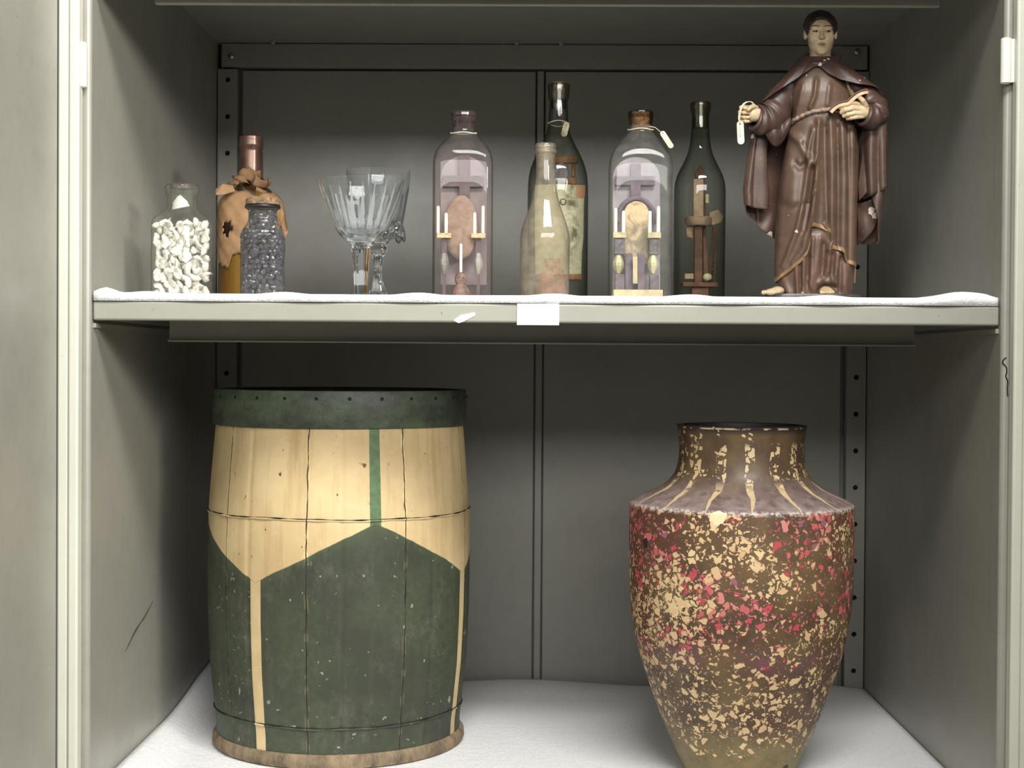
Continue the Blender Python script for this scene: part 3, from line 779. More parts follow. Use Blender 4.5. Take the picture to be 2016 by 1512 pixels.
# torn window on the left front
m2 = MB(); keep = []
for f in m.f:
    cx_ = sum(m.v[i][0] for i in f) / 4; cy_ = sum(m.v[i][1] for i in f) / 4; cz_ = sum(m.v[i][2] for i in f) / 4
    a = math.atan2(cx_, -cy_); d = math.hypot((a + 0.60) * 0.038, cz_ - sp.z(455)) + 0.002 * math.sin(cz_ * 900) * math.sin(a * 9)
    if not (d < 0.0075): keep.append(f)
m.f = keep; m.m = [0] * len(keep)
add_part(m, 'paper_wrap', MT['kraft'], b, 'torn brown paper around the bottle', solid=0.0005)
fl = [(-0.95, 372, 40, 20, 1.0), (-0.45, 366, 34, 24, 0.9), (0.0, 362, 30, 30, 0.75), (0.35, 360, 26, 26, 0.6), (0.75, 372, 34, 26, 0.9), (2.3, 370, 34, 26, 0.9), (3.3, 372, 34, 26, 0.9), (-1.7, 380, 42, 22, 1.1)]
for q, (a0, y0, r0, ln, tilt) in enumerate(fl):
    m = MB(); r_ = random.Random(q); rows = []
    for j in range(6):
        v = j / 5; row = []
        for i in range(6):
            u = i / 5 - 0.5
            wdt = (1.25 - 0.35 * v * v + 0.2 * math.sin(q * 2 + v * 6)) * 24 * (1 + 0.15 * math.sin(q * 3 + j)); rr = r0 - 4 + ln * (v - 0.55 * v * v) * math.sin(tilt) + 4 * math.sin(u * 5 + q + v * 3)
            zz = y0 - ln * v * math.cos(tilt) - 3.5 * math.sin(u * 4 + q) - 5 * u * u * 4 * v
            aa = a0 + u * wdt / max(r0, 20)
            row.append((rr * sp.k * math.sin(aa), -rr * sp.k * math.cos(aa), sp.z(zz)))
        rows.append(row)
    m.loft(rows, closed=False); add_part(m, 'paper_flap', MT['kraft'], b, solid=0.0005)

wrap_sp, wrap_b = sp, b

# --- jar of dark beads
sp = Spot(516.5, 0.09)
b = tag(empty('corked_jar', sp.loc), 'small clear jar of dark violet beads with flat cork lid and black wire ring', 'jar')
pp = round_prof(sp, [(592, 39), (588, 42), (570, 43), (520, 43), (470, 43), (458, 41.5), (449, 37), (441, 31), (434, 28.5), (425, 28), (416, 28.5), (412, 31)]); pp[0] = (pp[0][0], 0.0003)
m = MB(); m.lathe(pp, 64, cap1=False); add_part(m, 'glass_body', MT['glass_clear'], b)
m = MB(); m.lathe([(27 * sp.k, sp.z(413)), (29 * sp.k, sp.z(404)), (33.5 * sp.k, sp.z(403.5)), (34 * sp.k, sp.z(400)), (33.5 * sp.k, sp.z(393)), (31 * sp.k, sp.z(391)), (0, sp.z(391))], 40, cap1=False, mod=lambda a, z: 1 + 0.012 * math.sin(11 * a)); add_part(m, 'cork', MT['cork'], b, 'flat tan cork lid')
m = MB(); pts = [(31.5 * sp.k * math.cos(a), 31.5 * sp.k * math.sin(a), sp.z(408)) for a in np.linspace(0, 2 * PI, 49)]; m.tube(pts, 0.0021, 8, cap=False); add_part(m, 'wire_ring', MT['darkring'], b)
bead_m = plain('dark_violet_bead', (72, 72, 84), 0.18, 0.7, c2=(40, 39, 48), scale=200)
bead_meshes = []
for q in range(5):
    vs, fs = blob(90 + q, 1.05, 0.85, 0.75, 0.55); m = MB(); m.add(vs, fs); o = m.build('bead', bead_m, ang=22); bead_meshes.append(o.data); bpy.data.objects.remove(o)
kq = 0; RJ = 43 * sp.k
def bead(x, y, z, s_):
    global kq
    o = bpy.data.objects.new('bead', bead_meshes[kq % 5]); kq += 1; C.objects.link(o); o.scale = (s_,) * 3
    o.location = sp.loc + Vector((x, y, z)); o.rotation_euler = (rnd.uniform(0, 6.3), rnd.uniform(0, 6.3), rnd.uniform(0, 6.3))
    tag(o, 'small dark violet bead inside the clear jar with the flat cork lid', 'bead', 'dark violet beads in the corked jar')
levels = 17
for j in range(levels):
    z = 0.0042 + j * 0.0053
    Rj = RJ if z < sp.z(462) else (38 * sp.k if z < sp.z(449) else 29 * sp.k if z < sp.z(436) else 27 * sp.k)
    nr = max(5, int(2 * PI * (Rj - 0.0036) / 0.0062))
    for i in range(nr):
        a = 2 * PI * (i + 0.5 * (j % 2)) / nr + rnd.uniform(-.08, .08)
        bead((Rj - 0.0037) * math.cos(a), (Rj - 0.0037) * math.sin(a), z + rnd.uniform(-.0008, .0008), rnd.uniform(0.0028, 0.0042))
    for i in range(5 if Rj > 0.018 else 1):
        a = 2 * PI * i / 5 + j; bead(0.45 * Rj * math.cos(a), 0.45 * Rj * math.sin(a), z + 0.001, 0.0035) if Rj > 0.018 else bead(0, 0, z, 0.0035)


# --- two cut glass stems
def crystal(name, streak=None, amt=0.42):
    t = NT(name); x, y, z = t.xyz()
    g = t.n('BsdfGlass'); g.inputs['IOR'].default_value = 1.48; g.inputs['Roughness'].default_value = 0.0; g.inputs['Color'].default_value = (0.97, 0.98, 0.98, 1)
    last = g.outputs[0]
    if streak:
        z0, z1, n = streak
        a = t.mth('MULTIPLY', t.mth('ARCTAN2', x, y), n / (2 * PI)); fr = t.mth('FRACT', t.mth('ADD', a, 40.0))
        q = t.mth('ABSOLUTE', t.mth('SUBTRACT', fr, 0.5))
        lim_ = t.mth('ADD', t.ramp(z, z0, z1, 0.30, 0.02), t.mth('MULTIPLY', t.mth('SUBTRACT', t.noise(160, 3), 0.5), 0.3))
        mk = t.mth('MULTIPLY', t.mth('MULTIPLY', t.mth('LESS_THAN', q, lim_), t.ramp(z, z0 - 0.006, z0 + 0.002)), t.mth('LESS_THAN', z, z1))
        d = t.n('BsdfDiffuse'); d.inputs[0].default_value = lin((220, 224, 226)); tl = t.n('BsdfTranslucent'); tl.inputs[0].default_value = lin((220, 224, 226))
        ad = t.n('MixShader'); ad.inputs[0].default_value = 0.5; t.l(d.outputs[0], ad.inputs[1]); t.l(tl.outputs[0], ad.inputs[2])
        mx = t.n('MixShader'); t.l(t.mth('ADD', t.mth('MULTIPLY', mk, amt), 0.035), mx.inputs[0]); t.l(last, mx.inputs[1]); t.l(ad.outputs[0], mx.inputs[2]); last = mx.outputs[0]
    t.l(last, t.out.inputs[0]); return t.m


sp = Spot(710.5, 0.11)
b = tag(empty('wine_glass', sp.loc), 'wide flared cut crystal wine glass standing in front of a taller one', 'glass')
S_ = lambda lst: [(r * sp.k, sp.z(y)) for y, r in lst]
outer = S_([(357, 87.2), (375, 82), (400, 73.5), (425, 63), (445, 54), (460, 45), (470, 36), (478, 27)])
inner = S_([(357, 85.2), (375, 80.0), (400, 71), (425, 60), (443, 50), (456, 40), (464, 28), (468, 14), (469, 0.5)])
po = [(float(a), float(c)) for a, c in catmull(outer, 40)]; pi_ = [(float(a), float(c)) for a, c in catmull(inner, 40)]
def flute(a, z): return 1 - (0.012 * (abs(math.sin(a * 9)) ** 1.5) if sp.z(480) < z < sp.z(385) else 0)
m = MB()
st = S_([(486, 19.5), (491, 18.8), (500, 18.2), (512, 16.2), (530, 15.0), (555, 13.2), (575, 12.4), (584, 13)])
rings = []
def ring_of(r, z, mod=None, seg=96): return [(r * (mod(a, z) if mod else 1) * math.cos(a), r * (mod(a, z) if mod else 1) * math.sin(a), z) for a in (2 * PI * i / seg for i in range(seg))]
hexa = lambda a, z: 0.93 + 0.09 * abs(math.cos(a * 3)) ** 2.0
rings = [ring_of(max(r, 0.0003), z) for r, z in reversed(pi_)] + [ring_of(r, z, flute) for r, z in po] + [ring_of(r, z, hexa) for r, z in st]
rings += [ring_of(0.0085, 0.0036), ring_of(0.016, 0.0022), ring_of(0.0285, 0.0013), ring_of(0.029, 0.0008), ring_of(0.0285, 0.0003), ring_of(0.002, 0.0003)]
nb = 40 + 40
mb = MB(); mb.loft(rings[:nb], cap0=True); mb.loft([rings[nb - 1], ring_of(0.004, po[-1][1])], cap1=True)
add_part(mb, 'bowl', crystal('cut_crystal_bowl', (sp.z(448), sp.z(366), 22)), b, ang=50)
mb = MB(); top = [ring_of(0.003, po[-1][1] - 0.0004), ring_of(po[-1][0] * 0.98, po[-1][1] - 0.0004)]
mb.loft(top + rings[nb:nb + len(st)] + rings[nb + len(st):], cap0=True, cap1=True)
add_part(mb, 'stem', crystal('clear_crystal'), b, ang=35, label='faceted solid glass stem and foot')

sp = Spot(744, 0.225)
b = tag(empty('wine_glass', sp.loc), 'tall straight sided cut crystal glass half hidden behind the wide flared one', 'glass')
po = [(float(a), float(c)) for a, c in catmull(S_([(337, 63.5), (360, 62), (395, 57), (425, 51.5), (438, 49), (452, 46), (464, 38), (472, 26), (477, 18)]), 40)]
pi_ = [(float(a), float(c)) for a, c in catmull(S_([(337, 62.3), (360, 60.4), (395, 55), (425, 49), (440, 44), (452, 36), (459, 24), (461, 10), (461.5, 0.5)]), 40)]
flute2 = lambda a, z: 1 - (0.03 * abs(math.sin(a * 7)) ** 2 if sp.z(478) < z < sp.z(380) else 0)
st = S_([(481, 16), (486, 18.5), (495, 18.5), (500, 15), (512, 10), (528, 7.2), (540, 7.2), (552, 9), (566, 13), (580, 19), (592, 26), (604, 40)])
R1 = [ring_of(max(r, 0.0003), z) for r, z in reversed(pi_)] + [ring_of(r, z, flute2) for r, z in po]
mb = MB(); mb.loft(R1, cap0=True); mb.loft([R1[-1], ring_of(0.003, po[-1][1])], cap1=True)
add_part(mb, 'bowl', crystal('cut_crystal_bowl_tall', (sp.z(430), sp.z(345), 14), 0.10), b, ang=40)
oct_ = lambda a, z: 0.93 + 0.09 * abs(math.cos(a * 4)) ** 2
mb = MB(); mb.loft([ring_of(0.003, po[-1][1] - 0.0004), ring_of(po[-1][0] * 0.95, po[-1][1] - 0.0004)] + [ring_of(r, max(z, 0.0016), oct_) for r, z in st if z > 0.001] + [ring_of(0.027, 0.0014), ring_of(0.0275, 0.0003), ring_of(0.003, 0.0003)], cap0=True, cap1=True)
add_part(mb, 'stem', MB and crystal('clear_crystal_tall'), b, ang=30, label='faceted solid glass stem and foot')
petal_m = crystal('crystal_petal')
for k in range(10):
    a = 2 * PI * (k + 0.15) / 10; vs, fs = blob(5, 0.0052, 0.0036, 0.0115, 0.12); mb = MB()
    R3 = Matrix.Rotation(a, 3, 'Z') @ Matrix.Rotation(math.radians(-10), 3, 'Y')
    c_ = Vector((47 * sp.k * math.cos(a), 47 * sp.k * math.sin(a), sp.z(458)))
    mb.add([tuple(R3 @ Vector((v[1], v[0], v[2])) + c_) for v in vs], fs); add_part(mb, 'petal', petal_m, b, ang=25)


# --- square panel bottles with crucifix scenes
def panel_bottle(cx, label, prof, neck, gl, lipm, lip_label):
    sp = Spot(cx, 0.10)
    b = tag(empty('square_bottle', sp.loc), label, 'bottle')
    rings = [ring_se(hx * sp.k, hy * sp.k, n, 0.0003 if y is None else max(sp.z(y), 0.0012), 96) for (y, hx, hy, n) in prof]
    m = MB(); m.loft(rings, cap0=True)
    add_part(m, 'glass_body', gl, b, ang=60)
    m = MB(); m.lathe([(r * sp.k, sp.z(y)) for y, r in neck], 40, cap0=False); add_part(m, 'neck_finish', lipm, b, lip_label)
    return sp, b


prof = [(None, 55, 42, 7), (588, 58, 45, 8), (560, 58, 45, 8), (400, 58, 45, 8), (325, 58, 45, 8), (311, 57, 44, 6), (300, 54, 41, 4.6), (290, 48, 37, 3.6), (280, 40, 33, 2.9), (270, 30, 28, 2.3), (263, 24, 24, 2), (256, 21.5, 21.5, 2), (246, 21, 21, 2)]
spL, bL = panel_bottle(910.5, 'square shouldered mauve glass bottle with dark neck, holding a crucifix scene, beside the wine glasses', prof,
                       [(248, 19.5), (246, 21.6), (240, 22.5), (238, 24.5), (233, 25), (231, 23.6), (229, 25.5), (224, 25.4), (220.5, 22), (221, 16), (230, 14.5)], MT['glass_mauve'],
                       plain('dark_mauve_lip', (70, 58, 56), 0.15, 0.7, c2=(50, 40, 38), scale=30), 'dark glossy neck ring')
m = MB(); m.lathe([(16 * spL.k, spL.z(250)), (17 * spL.k, spL.z(228)), (15 * spL.k, spL.z(226)), (0, spL.z(226))], 24, cap1=False); add_part(m, 'cork', MT['cork_dark'], bL)
string_ring(spL, 262, 25.5, bL, sag=0.0015)
prof = [(None, 57, 43, 7), (588, 60, 46, 8), (560, 60.5, 46, 8), (400, 61, 46, 8), (335, 61, 46, 8), (318, 60, 45, 6), (305, 57, 42, 4.6), (293, 51, 38, 3.6), (282, 42, 33, 2.9), (270, 31, 28, 2.3), (262, 25, 24, 2), (254, 22, 22, 2), (247, 21.5, 21.5, 2)]
spR, bR = panel_bottle(1258.5, 'square shouldered clear bottle with tan cork and white string, holding a crucifix scene', prof,
                       [(250, 20), (247, 22), (240, 23.5), (226, 25), (221, 25), (219.5, 22.5), (222, 20), (232, 19)], MT['glass_clear'],
                       glass('pale_brown_lip_glass', (228, 218, 204), (140, 124, 104), 0.05, power=1.4), 'thick pale brown glass lip')
m = MB(); m.lathe([(17 * spR.k, spR.z(256)), (18.5 * spR.k, spR.z(224)), (17 * spR.k, spR.z(222.5)), (0, spR.z(222.5))], 24, cap1=False); add_part(m, 'cork', MT['cork'], bR)
string_ring(spR, 255.5, 25, bR, sag=0.001)
tg = tag(empty('paper_tag', spR.loc + Vector((spR.x(1283, 258), -0.018, spR.z(257)))), 'small white paper tag lying on the shoulder of the corked square bottle', 'tag')
tm = tag_mesh(0.0055, 0.021); mt_ = Matrix.Rotation(math.radians(-32), 3, 'Y') @ Matrix.Rotation(math.radians(-10), 3, 'X'); tm.v = [tuple(mt_ @ Vector(p) + Vector((0.0085, -0.003, -0.004))) for p in tm.v]
add_part(tm, 'card', MT['tag'], tg, smooth=False)
m = MB(); m.tube([(-0.004, -0.001, 0.0015), (0.002, -0.003, 0.0), (0.0095, -0.003, -0.006)], 0.0004, 6); add_part(m, 'string', MT['string'], tg)


def slab(sp, poly, y, d):
    """extruded outline given in photo pixels; y = local depth of its front, d = thickness"""
    pts = [(sp.x(px, py), max(sp.z(py), 0.0008)) for px, py in poly]; n = len(pts)
    mb = MB(); mb.add([(x, y, z) for x, z in pts] + [(x, y + d, z) for x, z in pts],
                      [tuple(range(n)), tuple(range(2 * n - 1, n - 1, -1))] + [(i, (i + 1) % n, n + (i + 1) % n, n + i) for i in range(n)])
    return mb


def rect(x0, y0, x1, y1): return [(x0, y0), (x1, y0), (x1, y1), (x0, y1)]


def arch(x0, x1, ytop, ybot, n=16, rise=None):
    cx = (x0 + x1) / 2; r = (x1 - x0) / 2; rise = rise or r
    return [(x0, ybot)] + [(cx - r * math.cos(PI * i / n), ytop + rise - rise * math.sin(PI * i / n)) for i in range(n + 1)] + [(x1, ybot)]


def print_mat(name, paper, ink, sc=70, lo=0.5, hi=0.62):
    t = NT(name); n1 = t.noise(sc, 5, 0.6, None, 1.2); n2 = t.noise(sc * 3, 3)
    return t.bsdf(t.mix(t.mth('MULTIPLY', t.ramp(n1, lo, hi), 0.8), t.mix(t.ramp(n2, 0.4, 0.7), lin(paper), lin(tuple(int(q * 0.9) for q in paper))), lin(ink)), 0.7, 0.2)


def candle(sp, par, px, y0, y1, r, dep):
    m = MB(); x = sp.x(px, y1); m.lathe([(r, sp.z(y1)), (r * 1.02, sp.z((y0 + y1) / 2)), (r * 0.95, sp.z(y0 + 2)), (r * 0.5, sp.z(y0))], 12, (x, dep), mod=lambda a, z: 1 + 0.05 * math.sin(z * 900))
    add_part(m, 'candle', MT['candle'], par)


def lantern(sp, par, px, y0, y1, hw_, dep, mat):
    x = sp.x(px, y1); zc, h = sp.z((y0 + y1) / 2), (sp.z(y0) - sp.z(y1)) / 2
    m = MB(); m.lathe([(0.4 * hw_, zc - h), (hw_, zc - 0.15 * h), (hw_, zc + 0.2 * h), (0.55 * hw_, zc + h)], 6, (x, dep)); add_part(m, 'lantern', mat, par, smooth=False)


for pl, dy in (([(543, 398), (556, 404), (562, 420), (569, 440), (571, 458), (564, 471), (556, 468), (559, 448), (550, 430), (542, 418)], -0.012), ([(540, 408), (552, 418), (560, 440), (556, 458), (549, 452), (550, 434), (541, 425)], -0.017),
               ([(512, 372), (530, 380), (541, 396), (536, 402), (522, 394), (510, 388)], -0.020), ([(438, 380), (452, 370), (470, 372), (474, 382), (456, 390), (440, 392)], -0.026)):
    mm = slab(wrap_sp, pl, dy, 0.0006); mm.v = [(x, y - 0.25 * abs(x - wrap_sp.x(545)) + 0.004 * math.sin(z * 260), z) for x, y, z in mm.v]
    add_part(mm, 'paper_flap', MT['kraft'], wrap_b, smooth=False)
# left scene
sp = spL
s1 = tag(empty('crucifix_scene', sp.loc + Vector((0, 0, 0.0006))), 'mauve wooden cross over a pale oval medallion and white candles inside the mauve bottle', 'diorama')
add_part(slab(sp, arch(866, 957, 304, 560, rise=40), 0.0172, 0.0008), 'backing_panel', MT['lilac'], s1, smooth=False)
cx_ = [(903, 304), (924, 304), (924, 344), (952, 344), (952, 366), (924, 366), (924, 400), (903, 400), (903, 366), (870, 366), (870, 344), (903, 344)]
add_part(slab(sp, cx_, 0.011, 0.004), 'cross', MT['oldwood'], s1, smooth=False, bevel=0.0004)
vs, fs = blob(3, 35.5 * sp.k, 0.0075, 64 * sp.k, 0.02, 3); m = MB(); m.add([(v[0] + sp.x(907, 450), v[1] + 0.001, v[2] + sp.z(449)) for v in vs], fs)
add_part(m, 'medallion', print_mat('faded_pink_medallion', (162, 145, 128), (132, 114, 100), 60, 0.42, 0.68), s1, 'pale oval medallion')
brk = print_mat('speckled_cream_bracket', (226, 214, 172), (168, 150, 104), 200)
for px, w_ in ((875, 14), (942, 14)):
    add_part(slab(sp, rect(px - w_, 461.5, px + w_, 471), -0.010, 0.012), 'bracket', brk, s1, smooth=False, bevel=0.0005)
    add_part(slab(sp, rect(px - 5, 471.5, px + 5, 500), -0.006, 0.004), 'bracket_post', MT['oldwood'], s1, smooth=False)
    lantern(sp, s1, px, 500, 541, 0.0048, -0.004, plain('grey_foil_lantern', (168, 172, 164), 0.35, c2=(120, 124, 116), scale=90, bump=0.4))
    add_part(slab(sp, rect(px - 3, 541.5, px + 3, 585), -0.006, 0.004), 'lantern_post', MT['oldwood'], s1, smooth=False)
for px, y0, y1, d in ((863, 408, 461, -0.006), (878.5, 421, 461, -0.004), (934.5, 420, 461, -0.004), (951, 407, 461, -0.006)): candle(sp, s1, px, y0, y1, 0.0019, d)
candle(sp, s1, 908, 482, 538, 0.0016, -0.009)
m = MB(); m.lathe([(0.010, sp.z(588) + .001), (0.0098, sp.z(575)), (0.006, sp.z(566)), (0.0046, sp.z(562)), (0.0062, sp.z(557)), (0.0066, sp.z(549)), (0.005, sp.z(541)), (0.002, sp.z(538.5))], 20, (sp.x(908, 560), -0.009), mod=lambda a, z: 1 + 0.03 * math.sin(5 * a))
bust = add_part(m, 'bust', plain('pink_brown_bust', (140, 118, 105), 0.5, c2=(98, 80, 72), scale=160, bump=0.4), s1, 'small pinkish carved bust')
for dx in (-0.0024, 0.0024):
    m = MB(); vs, fs = blob(4, 0.0011, 0.0008, 0.0008, 0.05, 1); m.add([(v[0] + sp.x(908, 560) + dx, v[1] - 0.0148, v[2] + sp.z(550)) for v in vs], fs); add_part(m, 'eye', MT['dark'], bust)
add_part(slab(sp, rect(860, 586, 960, 589), -0.016, 0.032), 'base', MT['oldwood'], s1, smooth=False)

# right scene
sp = spR
s2 = tag(empty('crucifix_scene', sp.loc + Vector((0, 0, 0.0006))), 'mauve wooden cross over an arched figure print and four white candles inside the clear bottle', 'diorama')
lil2 = plain('pale_lilac_paper', (166, 160, 170), 0.8, c2=(144, 138, 148), scale=50)
add_part(slab(sp, arch(1208, 1302, 306, 572, rise=42), 0.0172, 0.0008), 'backing_panel', lil2, s2, smooth=False)
cx_ = [(1243, 320), (1263, 320), (1263, 345), (1291, 345), (1291, 363), (1263, 363), (1263, 398), (1243, 398), (1243, 363), (1212, 363), (1212, 345), (1243, 345)]
MT['violetwood'] = plain('violet_grey_wood', (118, 104, 120), 0.7, c2=(94, 82, 96), scale=90, bump=0.3)
add_part(slab(sp, cx_, 0.011, 0.004), 'cross', MT['violetwood'], s2, smooth=False, bevel=0.0004)
m = MB(); m.tube([(sp.x(1254 - 36 * math.cos(q), 420), 0.010, sp.z(430 - 40 * math.sin(q))) for q in np.linspace(-0.25, PI + 0.25, 25)], 0.0026, 8); add_part(m, 'arch', MT['violetwood'], s2)
t = NT('faded_figure_print'); x, y, z = t.xyz(); n1 = t.noise(55, 5, 0.6, None, 1.0); n2 = t.noise(200, 3)
lowz = t.ramp(z, sp.z(452), sp.z(432), 1, 0)
col = t.mix(t.ramp(n2, 0.35, 0.7), lin((222, 198, 160)), lin((202, 176, 138)))
col = t.mix(t.mth('MULTIPLY', lowz, t.ramp(n1, 0.38, 0.55, 0.3, 0.9)), col, lin((128, 122, 108)))
col = t.mix(t.mth('MULTIPLY', t.ramp(n1, 0.56, 0.62), 0.6), col, lin((140, 112, 86)))
add_part(slab(sp, arch(1230, 1278, 396, 520), 0.006, 0.001), 'picture_panel', t.bsdf(col, 0.7), s2, smooth=False, label='arched cream card with a faded figure print')
for px in (1219, 1287):
    add_part(slab(sp, rect(px - 13, 460, px + 13, 471), -0.010, 0.012), 'bracket', MT['cream'], s2, smooth=False, bevel=0.0005)
    add_part(slab(sp, rect(px - 10, 472, px + 10, 503), -0.008, 0.010), 'bracket_block', plain('glitter_dark_block', (110, 104, 108), 0.4, c2=(74, 70, 76), scale=240), s2, smooth=False, bevel=0.0006)
    lantern(sp, s2, px - 2, 504, 541, 0.0056, -0.004, plain('pale_yellow_lantern', (206, 200, 164), 0.45, c2=(170, 164, 130), scale=90))
    add_part(slab(sp, rect(px - 9, 542, px + 9, 573), -0.008, 0.010), 'lantern_block', plain('violet_block', (112, 102, 114), 0.5, c2=(80, 72, 82), scale=160), s2, smooth=False, bevel=0.0006)
for px, y0, y1, d in ((1211, 412, 460, -0.006), (1227, 417, 460, -0.004), (1278.5, 417, 460, -0.004), (1295, 408, 460, -0.006)): candle(sp, s2, px, y0, y1, 0.0021, d)
add_part(slab(sp, rect(1245, 507, 1254, 560), -0.008, 0.003), 'centre_post', MT['cream'], s2, smooth=False, label='pale yellow centre post')
for px in (1238, 1262): add_part(slab(sp, rect(px - 7, 500, px + 7, 572), -0.002, 0.006), 'side_post', MT['violetwood'], s2, smooth=False, bevel=0.0005)
add_part(slab(sp, rect(1206, 573, 1302, 589), -0.019, 0.038), 'base', MT['cream'], s2, smooth=False, bevel=0.0006, label='cream base slab')

# --- small dusty clear bottle in front
sp = Spot(1072, 0.075)
b = tag(empty('soda_bottle', sp.loc), 'small dusty clear tapered bottle, open, with rusty orange residue inside', 'bottle')
pp = round_prof(sp, [(594, 45), (588, 48), (560, 48.5), (500, 49), (472, 49), (455, 47), (436, 41), (415, 33.5), (395, 27), (370, 22), (345, 19.5), (320, 18.6), (306, 19), (302, 21.5), (297, 21.5), (294, 19.5), (291, 21), (285, 20.5), (282.5, 18)], 120); pp[0] = (pp[0][0], 0.0003)
m = MB(); m.lathe(pp + [(15.5 * sp.k, sp.z(284)), (15.5 * sp.k, sp.z(330))], 64, cap1=False); add_part(m, 'glass_body', MT['glass_dusty'], b)
res = NT('rusty_residue'); nz = res.noise(80, 5, 0.7); tr = res.n('BsdfTransparent'); df = res.n('BsdfDiffuse'); df.inputs[0].default_value = lin((168, 108, 74)); mx = res.n('MixShader')
res.l(res.ramp(nz, 0.4, 0.62, 0.05, 0.7), mx.inputs[0]); res.l(tr.outputs[0], mx.inputs[1]); res.l(df.outputs[0], mx.inputs[2]); res.l(mx.outputs[0], res.out.inputs[0])
m = MB(); rows = []
for j in range(14):
    z = 0.004 + (sp.z(512) - 0.004) * j / 13; w0 = 0.8 - 0.45 * j / 13; r = 46.5 * sp.k
    rows.append([(r * math.sin(a), -r * math.cos(a), z) for a in np.linspace(0.35 - w0, 0.35 + w0, 14)])
m.loft(rows, closed=False); add_part(m, 'residue', res.m, b, 'rusty orange crust inside the glass', solid=0.0004)

# --- tall green wine bottle with chair model and card inside
sp = Spot(1097, 0.215)
b = tag(empty('wine_bottle', sp.loc), 'tall dark green wine bottle with tan cork and a paper picture card inside', 'bottle')
pp = round_prof(sp, [(610, 52), (604, 58), (580, 59.5), (480, 59.5), (380, 59.5), (345, 57), (320, 50), (298, 40), (278, 30), (262, 23.5), (245, 20), (220, 18.5), (198, 18), (195, 20), (180, 21), (168, 21), (165, 18.5)], 130); pp[0] = (pp[0][0], 0.0003)
m = MB(); m.lathe(pp + [(14.5 * sp.k, sp.z(166)), (14.5 * sp.k, sp.z(215))], 72, cap1=False); add_part(m, 'glass_body', MT['glass_green'], b)
m = MB(); m.lathe([(12.5 * sp.k, sp.z(196)), (13.8 * sp.k, sp.z(185)), (14.2 * sp.k, sp.z(166)), (13 * sp.k, sp.z(162.5)), (0, sp.z(162.5))], 28, cap1=False); add_part(m, 'cork', MT['cork'], b)
string_ring(sp, 243, 21, b, sag=-0.001)
tg = tag(empty('paper_tag', sp.loc + Vector((sp.x(1116, 243), -0.012, sp.z(244)))), 'small paper tag on white string at the tall green bottle neck', 'tag')
tm = tag_mesh(0.0068, 0.0165); mt_ = Matrix.Rotation(math.radians(14), 3, 'Y'); tm.v = [tuple(mt_ @ Vector(p)) for p in tm.v]; add_part(tm, 'card', MT['tag'], tg, smooth=False)
m = MB(); m.tube([(-0.0055, 0.004, 0.0007), (-0.0015, 0.001, -0.001), (-0.0006, -0.0005, -0.0032)], 0.0004, 6); add_part(m, 'string', MT['string'], tg)
ch = tag(empty('model_chair', sp.loc + Vector((0, 0, 0.0008))), 'small carved wooden chair model inside the tall green bottle', 'model')
for nm, r_, d0, d1 in (('top_rail', rect(1072, 307, 1138, 322), 0.002, 0.006), ('lower_rail', rect(1076, 350, 1135, 364), 0.002, 0.006), ('post', rect(1125, 323, 1133, 349), 0.003, 0.005), ('post', rect(1078, 323, 1086, 349), 0.003, 0.005),
                       ('leg', rect(1120, 365, 1130, 541), 0.004, 0.005), ('leg', rect(1066, 365, 1076, 541), 0.004, 0.005), ('base', rect(1056, 542, 1145, 553), -0.010, 0.026), ('foot', rect(1092, 554, 1106, 606), -0.002, 0.010)):
    add_part(slab(sp, r_, d0, d1), nm, MT['wood'], ch, smooth=False, bevel=0.0012)
t = NT('engraved_portrait_card'); x, y, z = t.xyz(); n1 = t.noise(48, 5, 0.62, None, 1.5); n2 = t.noise(220, 3)
col = t.mix(t.ramp(n2, 0.35, 0.7), lin((226, 218, 192)), lin((206, 198, 168)))
band = t.ramp(t.mth('ABSOLUTE', t.mth('SUBTRACT', x, t.mth('ADD', sp.x(1128, 450), t.mth('MULTIPLY', t.mth('SINE', t.mth('MULTIPLY', z, 90)), 0.003)))), 0.002, 0.009, 1, 0)
col = t.mix(t.mth('MULTIPLY', t.mth('MULTIPLY', band, t.ramp(n1, 0.4, 0.56)), t.ramp(z, sp.z(530), sp.z(470), 0.2, 0.9)), col, lin((104, 98, 80)))
col = t.mix(t.mth('MULTIPLY', t.mth('GREATER_THAN', x, sp.x(1134, 390)), t.mth('GREATER_THAN', z, sp.z(392))), col, lin((206, 152, 124)))
d = t.n('VectorMath', operation='DISTANCE'); t.l(t.obj, d.inputs[0]); d.inputs[1].default_value = (sp.x(1108, 402), -0.0075, sp.z(399)); dv = d.outputs['Value']
col = t.mix(t.mth('LESS_THAN', dv, 0.0034), col, t.mix(t.ramp(n2, 0.45, 0.6), lin((214, 204, 176)), lin((130, 122, 100))))
col = t.mix(t.mth('LESS_THAN', t.mth('ABSOLUTE', t.mth('SUBTRACT', dv, 0.0034)), 0.0005), col, lin((80, 74, 60)))
card = slab(sp, [(1052, 366), (1100, 364), (1152, 366), (1151, 384), (1149, 400), (1148, 470), (1145, 500), (1144, 540), (1100, 541), (1054, 541)], -0.008, 0.0008)
cd_ = card.build('picture_card', t.bsdf(col, 0.7, 0.2), None, smooth=False); cd_.location = sp.loc
tag(cd_, 'torn printed paper card standing before the chair inside the tall green bottle', 'card')
m = MB(); rows = []
for j in range(7):
    v = j / 6; rows.append([(sp.x(1080 + 38 * u, 340) , -0.004 + 0.003 * math.sin(u * 9 + v * 4), sp.z(326 + 38 * v + 5 * math.sin(u * 7))) for u in np.linspace(0, 1 - 0.25 * abs(v - 0.4), 9)])
m.loft(rows, closed=False); o = m.build('paper_scrap', MT['lilac'], None, solid=0.0006); o.location = sp.loc
tag(o, 'crumpled pale lilac paper scrap under the chair rail in the tall green bottle', 'paper')

